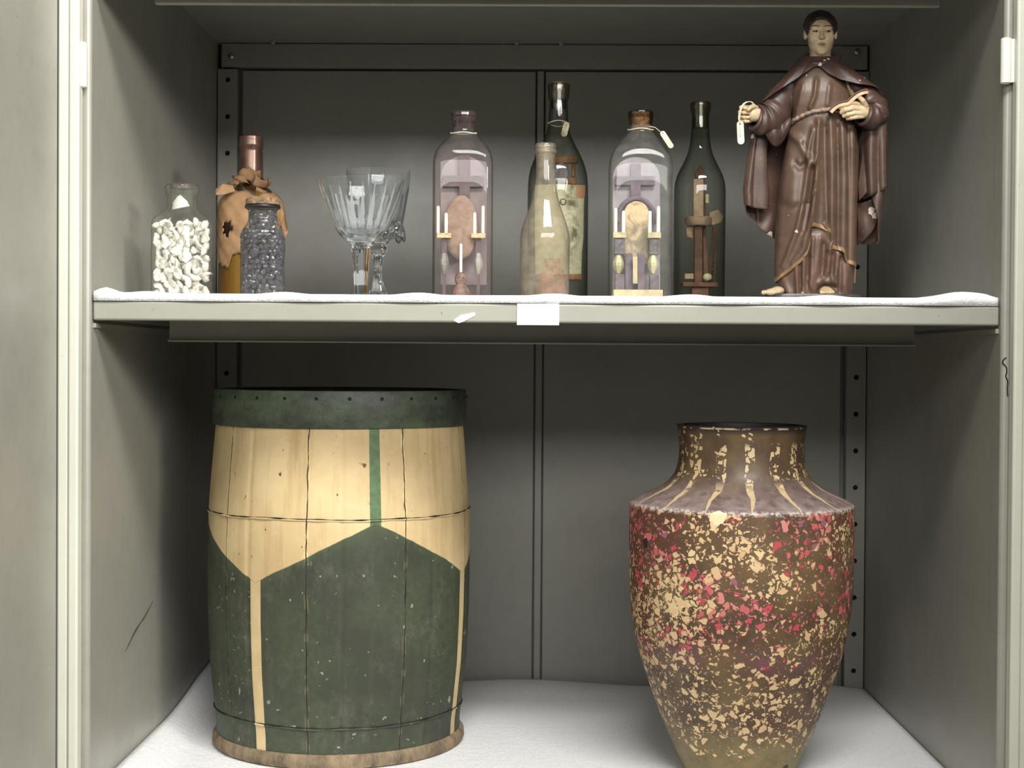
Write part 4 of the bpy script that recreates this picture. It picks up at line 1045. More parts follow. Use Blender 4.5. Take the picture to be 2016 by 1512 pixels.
# --- round green bottle with carved wooden scene
sp = Spot(1376, 0.20)
b = tag(empty('wine_bottle', sp.loc), 'round grey green bottle with tan cork and carved reddish wood inside, left of the monk', 'bottle')
pp = round_prof(sp, [(606, 44), (600, 49), (580, 50), (480, 50.5), (390, 50.5), (362, 49), (342, 43), (322, 33), (305, 25.5), (288, 21), (268, 18.5), (245, 17), (228, 16.8), (222, 18.5), (212, 20), (204, 20), (201.5, 17.5)], 120); pp[0] = (pp[0][0], 0.0003)
m = MB(); m.lathe(pp + [(14 * sp.k, sp.z(203)), (14 * sp.k, sp.z(252))], 64, cap1=False); add_part(m, 'glass_body', MT['glass_greenpale'], b)
m = MB(); m.lathe([(11.5 * sp.k, sp.z(250)), (13 * sp.k, sp.z(230)), (13.6 * sp.k, sp.z(204)), (12 * sp.k, sp.z(201)), (0, sp.z(201))], 24, cap1=False); add_part(m, 'cork', MT['cork'], b)
cs = tag(empty('carved_scene', sp.loc + Vector((0, 0, 0.0008))), 'reddish carved wooden column with ladder and cross arms inside the round green bottle', 'model')
RW, LW = MT['redwood'], plain('pale_pinkish_wood', (188, 158, 136), 0.6, c2=(150, 120, 100), scale=80)
add_part(slab(sp, rect(1364, 355, 1384, 430), -0.006, 0.006), 'upright', LW, cs, smooth=False, bevel=0.0008, label='pale upper upright')
add_part(slab(sp, rect(1366, 447, 1382, 578), -0.006, 0.008), 'column', RW, cs, smooth=False, bevel=0.0008)
add_part(slab(sp, [(1368, 340), (1381, 325), (1388, 340), (1390, 445), (1398, 578), (1386, 578), (1384, 445), (1370, 354)], 0.002, 0.005), 'back_post', RW, cs, smooth=False, bevel=0.0006)
m = MB(); m.lathe([(0.0130, sp.z(446)), (0.0152, sp.z(440)), (0.0152, sp.z(430)), (0.0142, sp.z(429)), (0.002, sp.z(431))], 24, (sp.x(1376, 440), 0.0), mod=lambda a, z: 1 + 0.04 * math.sin(5 * a)); add_part(m, 'platform', LW, cs)
add_part(slab(sp, rect(1388, 385, 1394, 402), -0.007, 0.002), 'plaque', MT['cream'], cs, smooth=False, label='tiny cream plaque')
for a_, b_ in (((1404, 448), (1396, 560)), ((1412, 450), (1405, 560))):
    m = MB(); m.tube([(sp.x(*a_), 0.003, sp.z(a_[1])), (sp.x(*b_), -0.004, sp.z(b_[1]))], 0.0011, 8); add_part(m, 'ladder_rail', RW, cs)
for q in range(6):
    v = (q + 0.5) / 6; m = MB(); m.tube([(sp.x(1404 - 8 * v, 500), 0.003 - 0.007 * v, sp.z(448 + 112 * v)), (sp.x(1412 - 7 * v, 500), 0.003 - 0.007 * v, sp.z(449 + 111 * v))], 0.0007, 6); add_part(m, 'ladder_rung', RW, cs)
add_part(slab(sp, [(1396, 420), (1414, 414), (1424, 428), (1420, 440), (1402, 446), (1394, 436)], -0.004, 0.008), 'side_arm', LW, cs, smooth=False, bevel=0.001)
add_part(slab(sp, [(1350, 452), (1364, 446), (1364, 472), (1352, 468)], -0.002, 0.006), 'side_arm', LW, cs, smooth=False, bevel=0.001)
add_part(slab(sp, rect(1346, 541, 1364, 552), -0.010, 0.008), 'cross_foot', LW, cs, smooth=False, bevel=0.0008)
add_part(slab(sp, rect(1342, 558, 1412, 567), -0.012, 0.026), 'base', RW, cs, smooth=False, bevel=0.001)
add_part(slab(sp, rect(1360, 568, 1394, 606), -0.008, 0.018), 'plinth', RW, cs, smooth=False, bevel=0.001)
m = MB(); vs, fs = blob(8, 0.0052, 0.004, 0.0044, 0.1); m.add([(v[0] + sp.x(1390, 546), v[1] - 0.012, v[2] + sp.z(548)) for v in vs], fs); add_part(m, 'knob', MT['cream'], cs)

# ------------------------------------------------------------------ statue of a monk
def surface_nets(fn, lo, hi, h):
    """zero surface of a distance field as (verts, quads)"""
    ax = [np.arange(lo[i], hi[i] + h, h) for i in range(3)]
    X, Y, Z = np.meshgrid(*ax, indexing='ij'); f = fn(X, Y, Z); s = f < 0
    nx, ny, nz = f.shape
    cs = (nx - 1, ny - 1, nz - 1); acc = np.zeros(cs + (3,)); cnt = np.zeros(cs)
    def sl(dx, dy, dz): return (slice(dx, nx - 1 + dx), slice(dy, ny - 1 + dy), slice(dz, nz - 1 + dz))
    corners = [(i, j, k) for i in (0, 1) for j in (0, 1) for k in (0, 1)]
    for a in corners:
        for d in range(3):
            if a[d]: continue
            b = list(a); b[d] = 1; b = tuple(b)
            fa, fb = f[sl(*a)], f[sl(*b)]; cr = (fa < 0) != (fb < 0)
            den = np.where(cr, fa - fb, 1.0); t = np.where(cr, fa / den, 0)
            for q in range(3): acc[..., q] += cr * ((a[q] + t) if q == d else a[q])
            cnt += cr
    act = cnt > 0; idx = -np.ones(cs, int); idx[act] = np.arange(act.sum())
    ii = np.argwhere(act); v = acc[act] / cnt[act][:, None] + ii
    V = v * h + np.array(lo)
    Q = []
    for d in range(3):
        e1, e2 = [(1, 2), (2, 0), (0, 1)][d]
        sa = [slice(1, -1)] * 3; sa[d] = slice(0, -1); sb = list(sa); sb[d] = slice(1, None)
        A, B = s[tuple(sa)], s[tuple(sb)]
        for flip in (0, 1):
            loc = np.argwhere((A & ~B) if flip == 0 else (~A & B))
            if not len(loc): continue
            loc = loc.copy()
            for q in range(3):
                if q != d: loc[:, q] += 1
            def ci(o1, o2):
                p = loc.copy(); p[:, e1] -= o1; p[:, e2] -= o2; return idx[p[:, 0], p[:, 1], p[:, 2]]
            quad = np.stack([ci(1, 1), ci(0, 1), ci(0, 0), ci(1, 0)], 1)
            Q.append(quad if flip == 0 else quad[:, ::-1])
    return V, np.concatenate(Q)


def smin(a, b, k):
    h = np.clip(0.5 + 0.5 * (b - a) / k, 0, 1); return b + (a - b) * h - k * h * (1 - h)


def smax(a, b, k): return -smin(-a, -b, k)


def ell(X, Y, Z, c, r):
    x, y, z = (X - c[0]) / r[0], (Y - c[1]) / r[1], (Z - c[2]) / r[2]
    k0 = np.sqrt(x * x + y * y + z * z); k1 = np.sqrt((x / r[0]) ** 2 + (y / r[1]) ** 2 + (z / r[2]) ** 2) + 1e-9
    return k0 * (k0 - 1) / k1


def cap(X, Y, Z, a, b, ra, rb):
    a, b = np.array(a, float), np.array(b, float); d = b - a
    t = np.clip(((X - a[0]) * d[0] + (Y - a[1]) * d[1] + (Z - a[2]) * d[2]) / (d @ d + 1e-9), 0, 1)
    return np.sqrt((X - a[0] - t * d[0]) ** 2 + (Y - a[1] - t * d[1]) ** 2 + (Z - a[2] - t * d[2]) ** 2) - (ra + (rb - ra) * t)


# statue space: (px right, px toward the viewer, px up) with the photo's px at depth MY; origin at the base
MY, MB0 = 0.105, 590.0
MK = (1.51 + MY) / F_PX; TR = 0.0066
m0 = at(1600, 590, MY); mloc = Vector((m0.x, MY, ZF + 0.0005))


def S(x, y, w):
    """photo px + relief toward the viewer -> statue local metres"""
    f = 1 - w * MK / (1.51 + MY); x = 1047 + (x - 1047) * f; y = 715 + (y - 715) * f
    u, v = x - 1600, MB0 - y
    return ((u - TR * v) * MK, -w * MK, (v + TR * u) * MK)


monk = tag(empty('monk_statue', mloc), 'painted plaster statue of a tonsured monk in brown habit holding an open book', 'statue')


def npart(mb, name, mat, par=None, label=None, **kw):
    mb.v = [S(*p) for p in mb.v]; o = mb.build(name, mat, par or monk, **kw)
    if label: o['label'] = label
    return o


def near(t, pts, rad, k=1.0):
    """mask of small chips of lost paint at given spots (wear with a shape of its own)"""
    wn = t.n('TexNoise'); t.l(t.obj, wn.inputs['Vector']); wn.inputs['Scale'].default_value = 260; wn.inputs['Detail'].default_value = 2
    vm = t.n('VectorMath', operation='MULTIPLY_ADD'); t.l(wn.outputs['Color'], vm.inputs[0]); vm.inputs[1].default_value = (0.006,) * 3; t.l(t.obj, vm.inputs[2])
    out = None
    for p, r in pts:
        d = t.n('VectorMath', operation='DISTANCE'); t.l(vm.outputs[0], d.inputs[0]); d.inputs[1].default_value = tuple(Vector(p) + Vector((0.003,) * 3))
        q = t.mth('LESS_THAN', d.outputs['Value'], r * MK)
        out = q if out is None else t.mth('MAXIMUM', out, q)
    return out


def habit(name, c1, c2, chips=(), rough=0.44):
    t = NT(name); n1 = t.noise(38, 5, 0.6); n2 = t.noise(220, 4, 0.6)
    col = t.mix(t.ramp(n1, 0.35, 0.68), lin(c1), lin(c2))
    col = t.mix(t.ramp(n2, 0.62, 0.72, 0, 0.35), col, lin((150, 110, 78)))
    col = t.mix(t.ramp(t.noise(150, 2), 0.768, 0.775), col, lin((206, 194, 172)))
    if chips: col = t.mix(near(t, chips, 0), col, lin((226, 216, 198)))
    return t.bsdf(col, t.ramp(n1, 0.3, 0.7, rough - 0.05, rough + 0.1), 0.5, 0, (n2, 0.12, 0.0006))


robe_m = habit('brown_habit_paint', (98, 77, 62), (74, 56, 45), [(S(1568, 455, 62), 3), (S(1668, 560, 60), 7), (S(1668, 572, 60), 7)])
tunic_m = habit('brown_tunic_paint', (104, 80, 66), (80, 60, 48), [(S(1669, 562, 56), 7), (S(1670, 572, 56), 6), (S(1578, 574, 58), 3)])
cloak_m = habit('dark_brown_cloak_paint', (86, 66, 56), (64, 48, 42),
                [(S(1733, 385, 16), 0.1), (S(1713, 358, 20), 7), (S(1714, 364, 20), 6), (S(1738, 304, 12), 6), (S(1736, 330, 12), 4), (S(1735, 350, 12), 4), (S(1716, 415, 4), 8), (S(1724, 424, 2), 7), (S(1480, 268, 14), 5), (S(1519, 463, -12), 9)])
cape_m = habit('dark_brown_cape_paint', (76, 56, 50), (58, 43, 39),
               [(S(1661, 106, 18), 4), (S(1630, 117, 26), 4), (S(1622, 121, 28), 3), (S(1613, 128, 30), 3), (S(1663, 166, 46), 5), (S(1672, 166, 44), 4), (S(1716, 183, 40), 5), (S(1738, 193, 10), 4), (S(1700, 154, 22), 3)])
trim_m = plain('worn_gilt_hem', (158, 128, 88), 0.45, 0.5, c2=(116, 88, 62), scale=120)

# --- folds drawn as ridge lines (px): points, amplitude, half width
RIDGES = [
    ([(1611, 240), (1608, 300), (1605, 380), (1599, 446)], 7.5, 6), ([(1634, 235), (1638, 330), (1637, 460)], 5.5, 7), ([(1656, 240), (1662, 350), (1661, 505)], 6, 6.5),
    ([(1676, 245), (1679, 380), (1679, 520)], 6, 6), ([(1556, 262), (1576, 280), (1590, 308), (1597, 318)], 6, 7), ([(1600, 255), (1592, 290), (1590, 316)], 5, 4.5),
    ([(1552, 300), (1545, 360), (1534, 430), (1530, 540)], 5, 9), ([(1592, 325), (1583, 390), (1570, 450), (1550, 505), (1543, 522)], 6.5, 5), ([(1602, 380), (1592, 440), (1582, 490), (1562, 516)], 5, 6),
    ([(1562, 335), (1560, 395)], 7, 15), ([(1606, 160), (1603, 190), (1594, 212)], 5, 4), ([(1580, 170), (1572, 205), (1566, 235)], 3, 5), ([(1632, 170), (1628, 205)], 3, 5)]
GROOVES = [([(1600, 330), (1592, 400), (1582, 450)], -7, 5), ([(1622, 250), (1624, 340), (1628, 440)], -3.5, 5), ([(1648, 250), (1650, 360), (1650, 480)], -5, 4), ([(1590, 318), (1574, 330), (1566, 322)], -5, 5),
           ([(1669, 250), (1671, 380), (1671, 510)], -5, 3.5), ([(1540, 402), (1562, 408), (1585, 402)], -3.0, 6), ([(1582, 285), (1590, 300)], -4, 5)]
LOWER = [([(1568, 520), (1571, 578)], 5, 5), ([(1583, 510), (1581, 578)], 5, 4.5), ([(1601, 470), (1597, 540), (1588, 580)], 6, 5), ([(1614, 470), (1607, 530), (1600, 560), (1605, 576)], 5, 6), ([(1633, 490), (1630, 530), (1612, 556)], 5, 5),
         ([(1650, 500), (1644, 540), (1628, 556)], 5, 5), ([(1668, 520), (1664, 560), (1668, 580)], 7, 7), ([(1540, 545), (1552, 575)], 5, 7), ([(1622, 440), (1640, 470), (1632, 490)], 5, 5)]
LOWG = [([(1592, 505), (1590, 575)], -5, 4), ([(1622, 480), (1619, 540)], -6, 5), ([(1640, 500), (1638, 545)], -6, 4), ([(1655, 510), (1654, 575)], -6, 4), ([(1576, 520), (1576, 578)], -4, 3), ([(1612, 576), (1625, 566), (1645, 568)], -8, 6)]


def folds(x, y, sets):
    d = 0.0
    for pts, amp, w in sets:
        best = 1e9
        for (x0, y0), (x1, y1) in zip(pts[:-1], pts[1:]):
            dx, dy = x1 - x0, y1 - y0; t = ((x - x0) * dx + (y - y0) * dy) / (dx * dx + dy * dy); t = min(max(t, 0), 1)
            best = min(best, math.hypot(x - x0 - t * dx, (y - y0 - t * dy) * 0.75))
        if best < w * 3: d += 1.3 * amp * math.exp(-(best / w) ** 2)
    return d


TAB = [(112, 1590, 1634, 18), (122, 1584, 1642, 22), (135, 1572, 1656, 28), (155, 1561, 1664, 36), (180, 1555, 1671, 42), (205, 1556, 1674, 43), (224, 1558, 1676, 42), (236, 1557, 1678, 42), (258, 1553, 1686, 46), (290, 1547, 1690, 50),
       (330, 1540, 1689, 53), (370, 1534, 1688, 56), (420, 1528, 1686, 59), (480, 1526, 1685, 60), (540, 1525, 1684, 60), (582, 1527, 1684, 60)]
TY = [r[0] for r in TAB]


def section(y): return [float(np.interp(y, TY, [r[i] for r in TAB])) for i in (1, 2, 3)]


HEM = [(1520, 556), (1532, 552), (1545, 541), (1560, 530), (1578, 514), (1588, 502), (1593, 488), (1595.5, 470), (1596.5, 452), (1597.5, 444), (1615, 449), (1633, 457), (1635, 464), (1636, 486), (1640, 489), (1656, 494), (1661, 498), (1663.5, 512), (1667, 517), (1690, 526)]


def robe_pt(th, y, sets, scale=1.0, amp=1.0):
    l, r, d = section(y); cx, hw = (l + r) / 2, (r - l) / 2 * scale; d *= scale
    sn, cn = math.sin(th), math.cos(th); e = 2 / 2.3
    x = cx + hw * math.copysign(abs(sn) ** e, sn); w = d * math.copysign(abs(cn) ** e, cn)
    if cn > -0.15:
        f = folds(x, y, sets) * amp * min(1, max(0, (cn + 0.15) / 0.35)); w += f * max(cn, 0.25); x += f * 0.35 * sn
    else:
        w += 2.5 * math.sin(th * 16) * min(1, (y - 200) / 150) if y > 200 else 0
    return x, w


NT_ = 260; ths = [2 * PI * i / NT_ for i in range(NT_)]
rows = []; mids = []
NR = 120
for j in range(NR + 4):
    row = []
    for th in ths:
        x0, _ = robe_pt(th, 500, [])
        hem = float(np.interp(x0, [p[0] for p in HEM], [p[1] for p in HEM])) if math.cos(th) > -0.2 else 556
        if j <= NR: y = 112 + (hem - 8 - 112) * j / NR; k = 1.0
        elif j == NR + 1: y = hem - 1; k = 1.012
        elif j == NR + 2: y = hem; k = 0.99
        else: y = hem - 3; k = 0.93
        x, w = robe_pt(th, y, RIDGES + GROOVES, k); row.append((x, y, w))
    rows.append(row)
m = MB(); n = NT_
vs = [p for r in rows for p in r]; fs, mi = [], []
for j in range(len(rows) - 1):
    for i in range(n):
        k = (i + 1) % n; fs.append((j * n + i, j * n + k, (j + 1) * n + k, (j + 1) * n + i)); mi.append(1 if j >= NR - 0 and j <= NR + 1 else 0)
m.add(vs, fs, mi); npart(m, 'habit', [robe_m, trim_m], ang=65, label='brown outer habit with worn gilt hem')
rows = []
for j in range(60):
    y = 400 + 181 * j / 59; row = []
    for th in ths:
        x, w = robe_pt(th, y, LOWER + LOWG, 0.93); yy = y
        if j > 50 and math.cos(th) > 0:          # hem lifted over the feet
            lift = 13 * math.exp(-((x - 1626) / 17) ** 2) + 6 * math.exp(-((x - 1532) / 14) ** 2); yy = y - lift * (j - 50) / 9
        row.append((x, yy, w))
    rows.append(row)
rows.append([(1606 + (x - 1606) * 0.85, y - 1, w * 0.85) for x, y, w in rows[-1]])
m = MB(); m.loft(rows); npart(m, 'tunic', tunic_m, ang=65, label='brown under tunic showing below the habit')

# --- rope belt
pts = []
for th in np.linspace(0, 2 * PI, 121):
    x0, _ = robe_pt(th, 228, []); yb = float(np.interp(x0, [1556, 1566, 1582, 1600, 1620, 1634, 1655, 1680], [247, 237, 227, 220, 216.5, 216, 219, 226])) if math.cos(th) > -0.1 else 238
    x, w = robe_pt(th, yb, RIDGES, 1.035); pts.append((x, yb, w + 0.6))
m = MB(); m.tube([(x, y, w) for x, y, w in pts], [4.2 + 0.7 * math.sin(i * 1.7) for i in range(121)], 10, cap=False)
npart(m, 'rope_belt', plain('grey_brown_rope', (150, 128, 112), 0.6, c2=(116, 94, 80), scale=300, bump=0.5))

# --- mantle hanging behind, wrapped forward at both sides
def mantle_row(t):
    L = lambda *a: float(np.interp(t, [0, .15, .3, .5, .7, .85, 1.0], a))
    lx = L(1512, 1490, 1480, 1474, 1468, 1464, 1466); rx = L(1722, 1742, 1744, 1742, 1738, 1733, 1728)
    lf = L(1540, 1524, 1512, 1508, 1510, 1512, 1510); rf = L(1690, 1700, 1704, 1700, 1694, 1690, 1692)
    top = (165, 165, 165, 165, 165, 165, 165, 165, 165, 165, 165, 165, 165)
    bot = (412, 408, 404, 402, 430, 462, 474, 478, 480, 470, 428, 376, 394)
    top = (195, 192, 195, 205, 190, 165, 150, 165, 185, 200, 190, 188, 190)
    xs = (lf, (lf + lx) / 2 - 3, lx + 7, lx, lx + 16, 1535, 1606, 1672, rx - 14, rx, rx - 3, (rx + rf) / 2 + 2, rf)
    ws = (6, 15, 17, 6, -18, -44, -58, -46, -20, 2, 16, 19, 10)
    return [(xs[i], top[i] + (bot[i] - top[i]) * t, ws[i] * (0.75 + 0.25 * t)) for i in range(13)]


rows = []
for j in range(70):
    t = j / 69; row = [tuple(map(float, p)) for p in catmull(mantle_row(t), 130)]
    row = [(x + (1.6 * math.sin(i * 0.42 + 0.5)) * t * (1 if x < 1540 or x > 1670 else 0.5), y, w + (3.2 * math.sin(i * 0.42) + 2.0 * math.sin(i * 0.23 + 1 + t)) * t) for i, (x, y, w) in enumerate(row)]
    rows.append(row)
m = MB(); m.loft(rows, closed=False); npart(m, 'mantle', cloak_m, ang=70, solid=3.2 * MK)
for x0, x1, y0 in ((1491, 1513, 443),):
    m = MB(); m.tube([(x0, y0 - 1.5, -19), ((x0 + x1) / 2, y0 + 1.5, -21), (x1, y0 + 0.5, -24)], 2.0, 8); npart(m, 'mantle_trim', trim_m)
# lower folded lap of the mantle at each side
for pts_t, pts_b in (([(1486, 395, -4), (1500, 398, -12), (1516, 398, -20), (1532, 400, -30)], [(1490, 440, -8), (1499, 452, -14), (1514, 462, -18), (1530, 472, -28)]),
                     ([(1732, 380, 2), (1712, 392, 6), (1698, 398, 4), (1684, 400, -10)], [(1727, 428, -4), (1718, 452, -6), (1700, 472, -10), (1684, 484, -22)])):
    a, b_ = catmull(pts_t, 16), catmull(pts_b, 16); rows = []
    for j in range(14):
        v = j / 13; rows.append([tuple(np.array(p) * (1 - v) + np.array(q) * v + np.array([3.5 * math.sin(v * PI), 0, 3 * math.sin(v * 5 + i * 0.4)])) for i, (p, q) in enumerate(zip(a, b_))])
    m = MB(); m.loft(rows, closed=False); npart(m, 'mantle_lap', cloak_m, ang=70, solid=2.6 * MK)

# --- sleeves
def sleeve(path, rad, sq, name='sleeve'):
    m = MB(); P = [tuple(p) for p in catmull(path, 40)]; R = [float(r[0]) for r in catmull([(r,) for r in rad], 40)]
    R = [r * (1 + 0.06 * math.sin(i * 0.9)) for i, r in enumerate(R)]
    # build in (x, w, -y) so 'up' is the statue's up
    mm = MB(); mm.tube([(x, w, -y) for x, y, w in P], R, 28, cap=False, sq=sq)
    last = mm.v[-28:]; c = np.mean(np.array(last), 0); tdir = np.array([P[-1][0] - P[-2][0], P[-1][2] - P[-2][2], -(P[-1][1] - P[-2][1])]); tdir /= np.linalg.norm(tdir)
    inner = [tuple(c + (np.array(p) - c) * 0.84) for p in last]; deep = [tuple(c + (np.array(p) - c) * 0.8 - tdir * 14) for p in last]
    mm.loft([last, inner, deep], cap1=True)
    mm.v = [(x, -z, w) for x, w, z in mm.v]
    return npart(mm, name, cape_m, ang=60)


sleeve([(1560, 165, -4), (1542, 190, 2), (1526, 218, 10), (1508, 234, 22), (1492, 236, 34), (1484, 233, 40)], [22, 26, 30, 30, 25, 20.5], (0.95, 1.1))
m = MB(); rows = []
for j in range(12):
    v = j / 11; rows.append([(1556 - 62 * u, 232 + 14 * math.sin(u * PI) * 0.3 + v * (52 * math.sin(PI * (u * 0.85 + 0.12)) ** 1.3), 14 + 22 * u + 9 * math.sin(v * PI) + 3 * math.sin(u * 16)) for u in np.linspace(0, 1, 24)])
m.loft(rows, closed=False); npart(m, 'sleeve_drape', cape_m, ang=70, solid=5 * MK)
sleeve([(1678, 160, -4), (1700, 185, 2), (1716, 212, 10), (1718, 226, 22), (1708, 230, 34), (1697, 226, 42)], [22, 26, 28, 28, 26, 22], (0.95, 1.05))
rows = []
for j in range(26):
    v = j / 25; rows.append([(1744 - 48 * u - 2 * math.sin(v * 3) + 3 * v * u, 205 + 30 * u * (1 - v) + v * (165 + 22 * u), 14 + 14 * math.sin(u * PI) + 6 * math.sin(u * 11 + 0.6) * min(1, v * 2) - 5 * u) for u in np.linspace(0, 1, 30)])
m = MB(); m.loft(rows, closed=False); npart(m, 'sleeve_drape', cloak_m, ang=70, solid=4 * MK)

# --- shoulder cape, collar
rows = []
BOT = [(-180, 232), (-120, 222), (-95, 212), (-75, 206), (-55, 193), (-38, 176), (-22, 158), (-10, 142), (-3, 133), (0, 131), (3, 133), (10, 146), (20, 157), (36, 165), (55, 170), (72, 178), (88, 200), (110, 214), (180, 232)]
for j in range(40):
    t = j / 38 if j < 39 else 1.0; row = []
    for i in range(160):
        th = -PI + 2 * PI * i / 160; dg = math.degrees(th); yb = float(np.interp(dg, [b[0] for b in BOT], [b[1] for b in BOT]))
        y = 112 + (yb - 112) * t; s_, c_ = math.sin(th), math.cos(th)
        hw = 31 + ((116 if s_ < 0 else 132) - 31) * (t ** 0.92); x = 1610 + (-3) * t + hw * s_
        D = section(y)[2] + 6 if c_ > 0 else 26 + 34 * t
        w = D * math.copysign(abs(c_) ** 0.75, c_) + (2.2 * math.sin(th * 9 + 1) * t if abs(dg) > 15 else 0)
        if c_ > 0: w += 30 * (max(0, abs(s_) - 0.5)) * t * (0.5)
        row.append((x, y, w))
    rows.append(row)
rows.append([(1608 + (x - 1608) * 0.965, y - 2, w * 0.93) for x, y, w in rows[-1]])
m = MB(); m.loft(rows); npart(m, 'shoulder_cape', cape_m, ang=65)
pts = [(1611 + 36 * math.sin(q), 117 + 9 * max(0, math.cos(q)) - 7 * max(0, -math.cos(q)) - 3 * math.sin(q), 27 * math.cos(q) - 2) for q in np.linspace(0, 2 * PI, 49)]
m = MB(); m.tube([(x, w, -y) for x, y, w in pts], [6.5 + 1.0 * math.sin(i * 0.7) for i in range(49)], 12, cap=False); m.v = [(x, -z, w) for x, w, z in m.v]; npart(m, 'hood_collar', cape_m, ang=70)

# --- body: head with face, neck, arms, hands and feet in one mesh
HX, HY = 1614.0, 66.0           # head centre in photo px
ca, sa = math.cos(math.radians(5)), math.sin(math.radians(5))


def head_sdf(X, Y, Z):          # local: X right, Y toward viewer (nose), Z up, px
    x = X * ca - Y * sa; y = X * sa + Y * ca; z = Z
    xm = np.abs(x)
    d = ell(x, y, z, (0, -6, 11), (30, 35, 29))
    d = smin(d, ell(x, y, z, (0, 7, -14), (25.5, 22, 31)), 9)
    d = smin(d, ell(x, y, z, (0, 21, -36), (10, 8.5, 7.5)), 8)
    d = smin(d, ell(xm, y, z, (14, 20, -10), (9, 8, 10)), 8)           # cheeks
    d = smin(d, ell(xm, y, z, (11, 24, 10.5), (11, 5, 3.6)), 5)        # brow ridge
    d = smax(d, -ell(xm, y, z, (12, 33, 3.6), (8, 6.2, 5.2)), 3.5)     # eye sockets
    d = smin(d, ell(xm, y, z, (12, 23.2, 3.2), (6.2, 5, 4.2)), 1.0)    # eyeballs
    d = smin(d, ell(xm, y, z, (12, 25.0, 6.6), (7.0, 3.8, 1.7)), 1.0)  # upper lid
    d = smin(d, cap(x, y, z, (0, 27, 7), (0, 34.5, -8), 2.9, 4.3), 3.5)
    d = smin(d, ell(xm, y, z, (3.6, 31, -9.5), (3.4, 3.4, 2.6)), 1.5)
    d = smax(d, -ell(x, y, z, (0, 31, -23.6), (9, 4, 0.8)), 0.8)
    d = smin(d, ell(x, y, z, (0, 27.2, -20.4), (8.4, 3.6, 2.2)), 1.8)
    d = smin(d, ell(x, y, z, (0, 27.0, -26.0), (7.2, 3.6, 2.5)), 1.8)
    d = smax(d, -ell(x, y, z, (0, 31.5, -31), (8, 3.4, 2.0)), 2.5)
    e = ell(xm, y, z, (29.5, -3, -3), (4.2, 6.5, 11)); e = smax(e, -ell(xm, y, z, (34, 0, -3), (3, 4, 7)), 1.5)
    d = smin(d, e, 2.5)
    d = smin(d, cap(X, Y, Z, (0, -2, -20), (-2, -2, -70), 19, 23), 6)
    return d


V, Q = surface_nets(head_sdf, (-42, -48, -66), (42, 44, 46), 1.0)
vs = [(HX + a, HY - c, b + 2) for a, b, c in V]
body = MB(); mi = []
for f in Q:
    p = V[f].mean(0); x = p[0] * ca - p[1] * sa; y = p[0] * sa + p[1] * ca; z = p[2]; xm = abs(x); k = 0
    if y > 20:
        if ((xm - 12) / 5.4) ** 2 + ((z - 2.9) / 2.5) ** 2 < 1: k = 1
        elif abs(z - (13.8 - 0.026 * (xm - 12) ** 2)) < 1.15 and 4 < xm < 21: k = 2
        elif abs(z + 22.6) < 3.6 - 0.06 * xm * xm and xm < 7.0: k = 3
    mi.append(k)
body.add(vs, Q.tolist(), mi)


def fingers(chains, palm):
    def fn(X, Y, Z):
        d = None
        for c, r in palm:
            e = ell(X, Y, Z, c, r); d = e if d is None else smin(d, e, 4)
        g = None
        for pts, r0, r1 in chains:
            n_ = len(pts) - 1; cdist = None
            for i in range(n_):
                a, b_ = pts[i], pts[i + 1]
                e = cap(X, Y, Z, a, b_, r0 + (r1 - r0) * i / n_, r0 + (r1 - r0) * (i + 1) / n_)
                cdist = e if cdist is None else smin(cdist, e, 1.2)
            d = smin(d, cdist, 1.6)
        return d
    return fn


def add_sdf(fn, lo, hi, h, to=None):
    V, Q = surface_nets(fn, lo, hi, h); (to or body).add([(a, -c, b_) for a, b_, c in V], Q.tolist(), 0)


def H(x, y, w): return (x, w, -y)          # photo px -> sdf axes (x, toward viewer, up)


# hand at the viewer's left: loosely closed, thumb folded over
ch = []
for q, (yy, ext) in enumerate(((211, 0), (220, -2.5), (229, -1.5), (237, 2))):
    ch.append(([H(1477, yy + 1, 40), H(1464 + ext, yy, 45), H(1459 + ext, yy + 1, 53), H(1466 + ext, yy + 2, 58), H(1473, yy + 2, 56)], 4.6 - 0.25 * q, 3.7 - 0.2 * q))
ch.append(([H(1488, 212, 46), H(1483, 209, 54), H(1477, 212, 60), H(1473, 216, 61)], 5.0, 4.0))
fnL = fingers(ch, [(H(1481, 224, 44), (11, 12, 15)), (H(1489, 226, 42), (9, 10, 13))])
fL = lambda X, Y, Z: smin(fnL(X, Y, Z), cap(X, Y, Z, H(1486, 226, 42), H(1525, 226, 8), 12, 15), 5)
add_sdf(fL, (1446, -2, -248), (1540, 70, -192), 0.9)
# hand at the viewer's right: palm up, fingers wrapped under the book
ch = [([H(1692, 207, 52), H(1676, 203, 58), H(1662, 207, 60), H(1653, 213, 56)], 5.2, 4.2), ([H(1693, 215, 53), H(1677, 213, 60), H(1663, 217, 61), H(1655, 222, 57)], 5.2, 4.2),
      ([H(1694, 223, 52), H(1680, 223, 59), H(1668, 226, 60), H(1660, 229, 56)], 4.9, 4.0), ([H(1696, 230, 50), H(1684, 231, 56), H(1674, 233, 57), H(1667, 234, 54)], 4.4, 3.6),
      ([H(1702, 208, 52), H(1697, 199, 58), H(1690, 192, 58), H(1686, 188, 54)], 5.6, 4.4)]
fnR = fingers(ch, [(H(1696, 217, 47), (13, 11, 15)), (H(1703, 220, 42), (9, 10, 14))])
fR = lambda X, Y, Z: smin(fnR(X, Y, Z), cap(X, Y, Z, H(1703, 222, 40), H(1712, 214, 6), 13, 16), 5)
add_sdf(fR, (1640, -6, -246), (1732, 72, -176), 0.9)


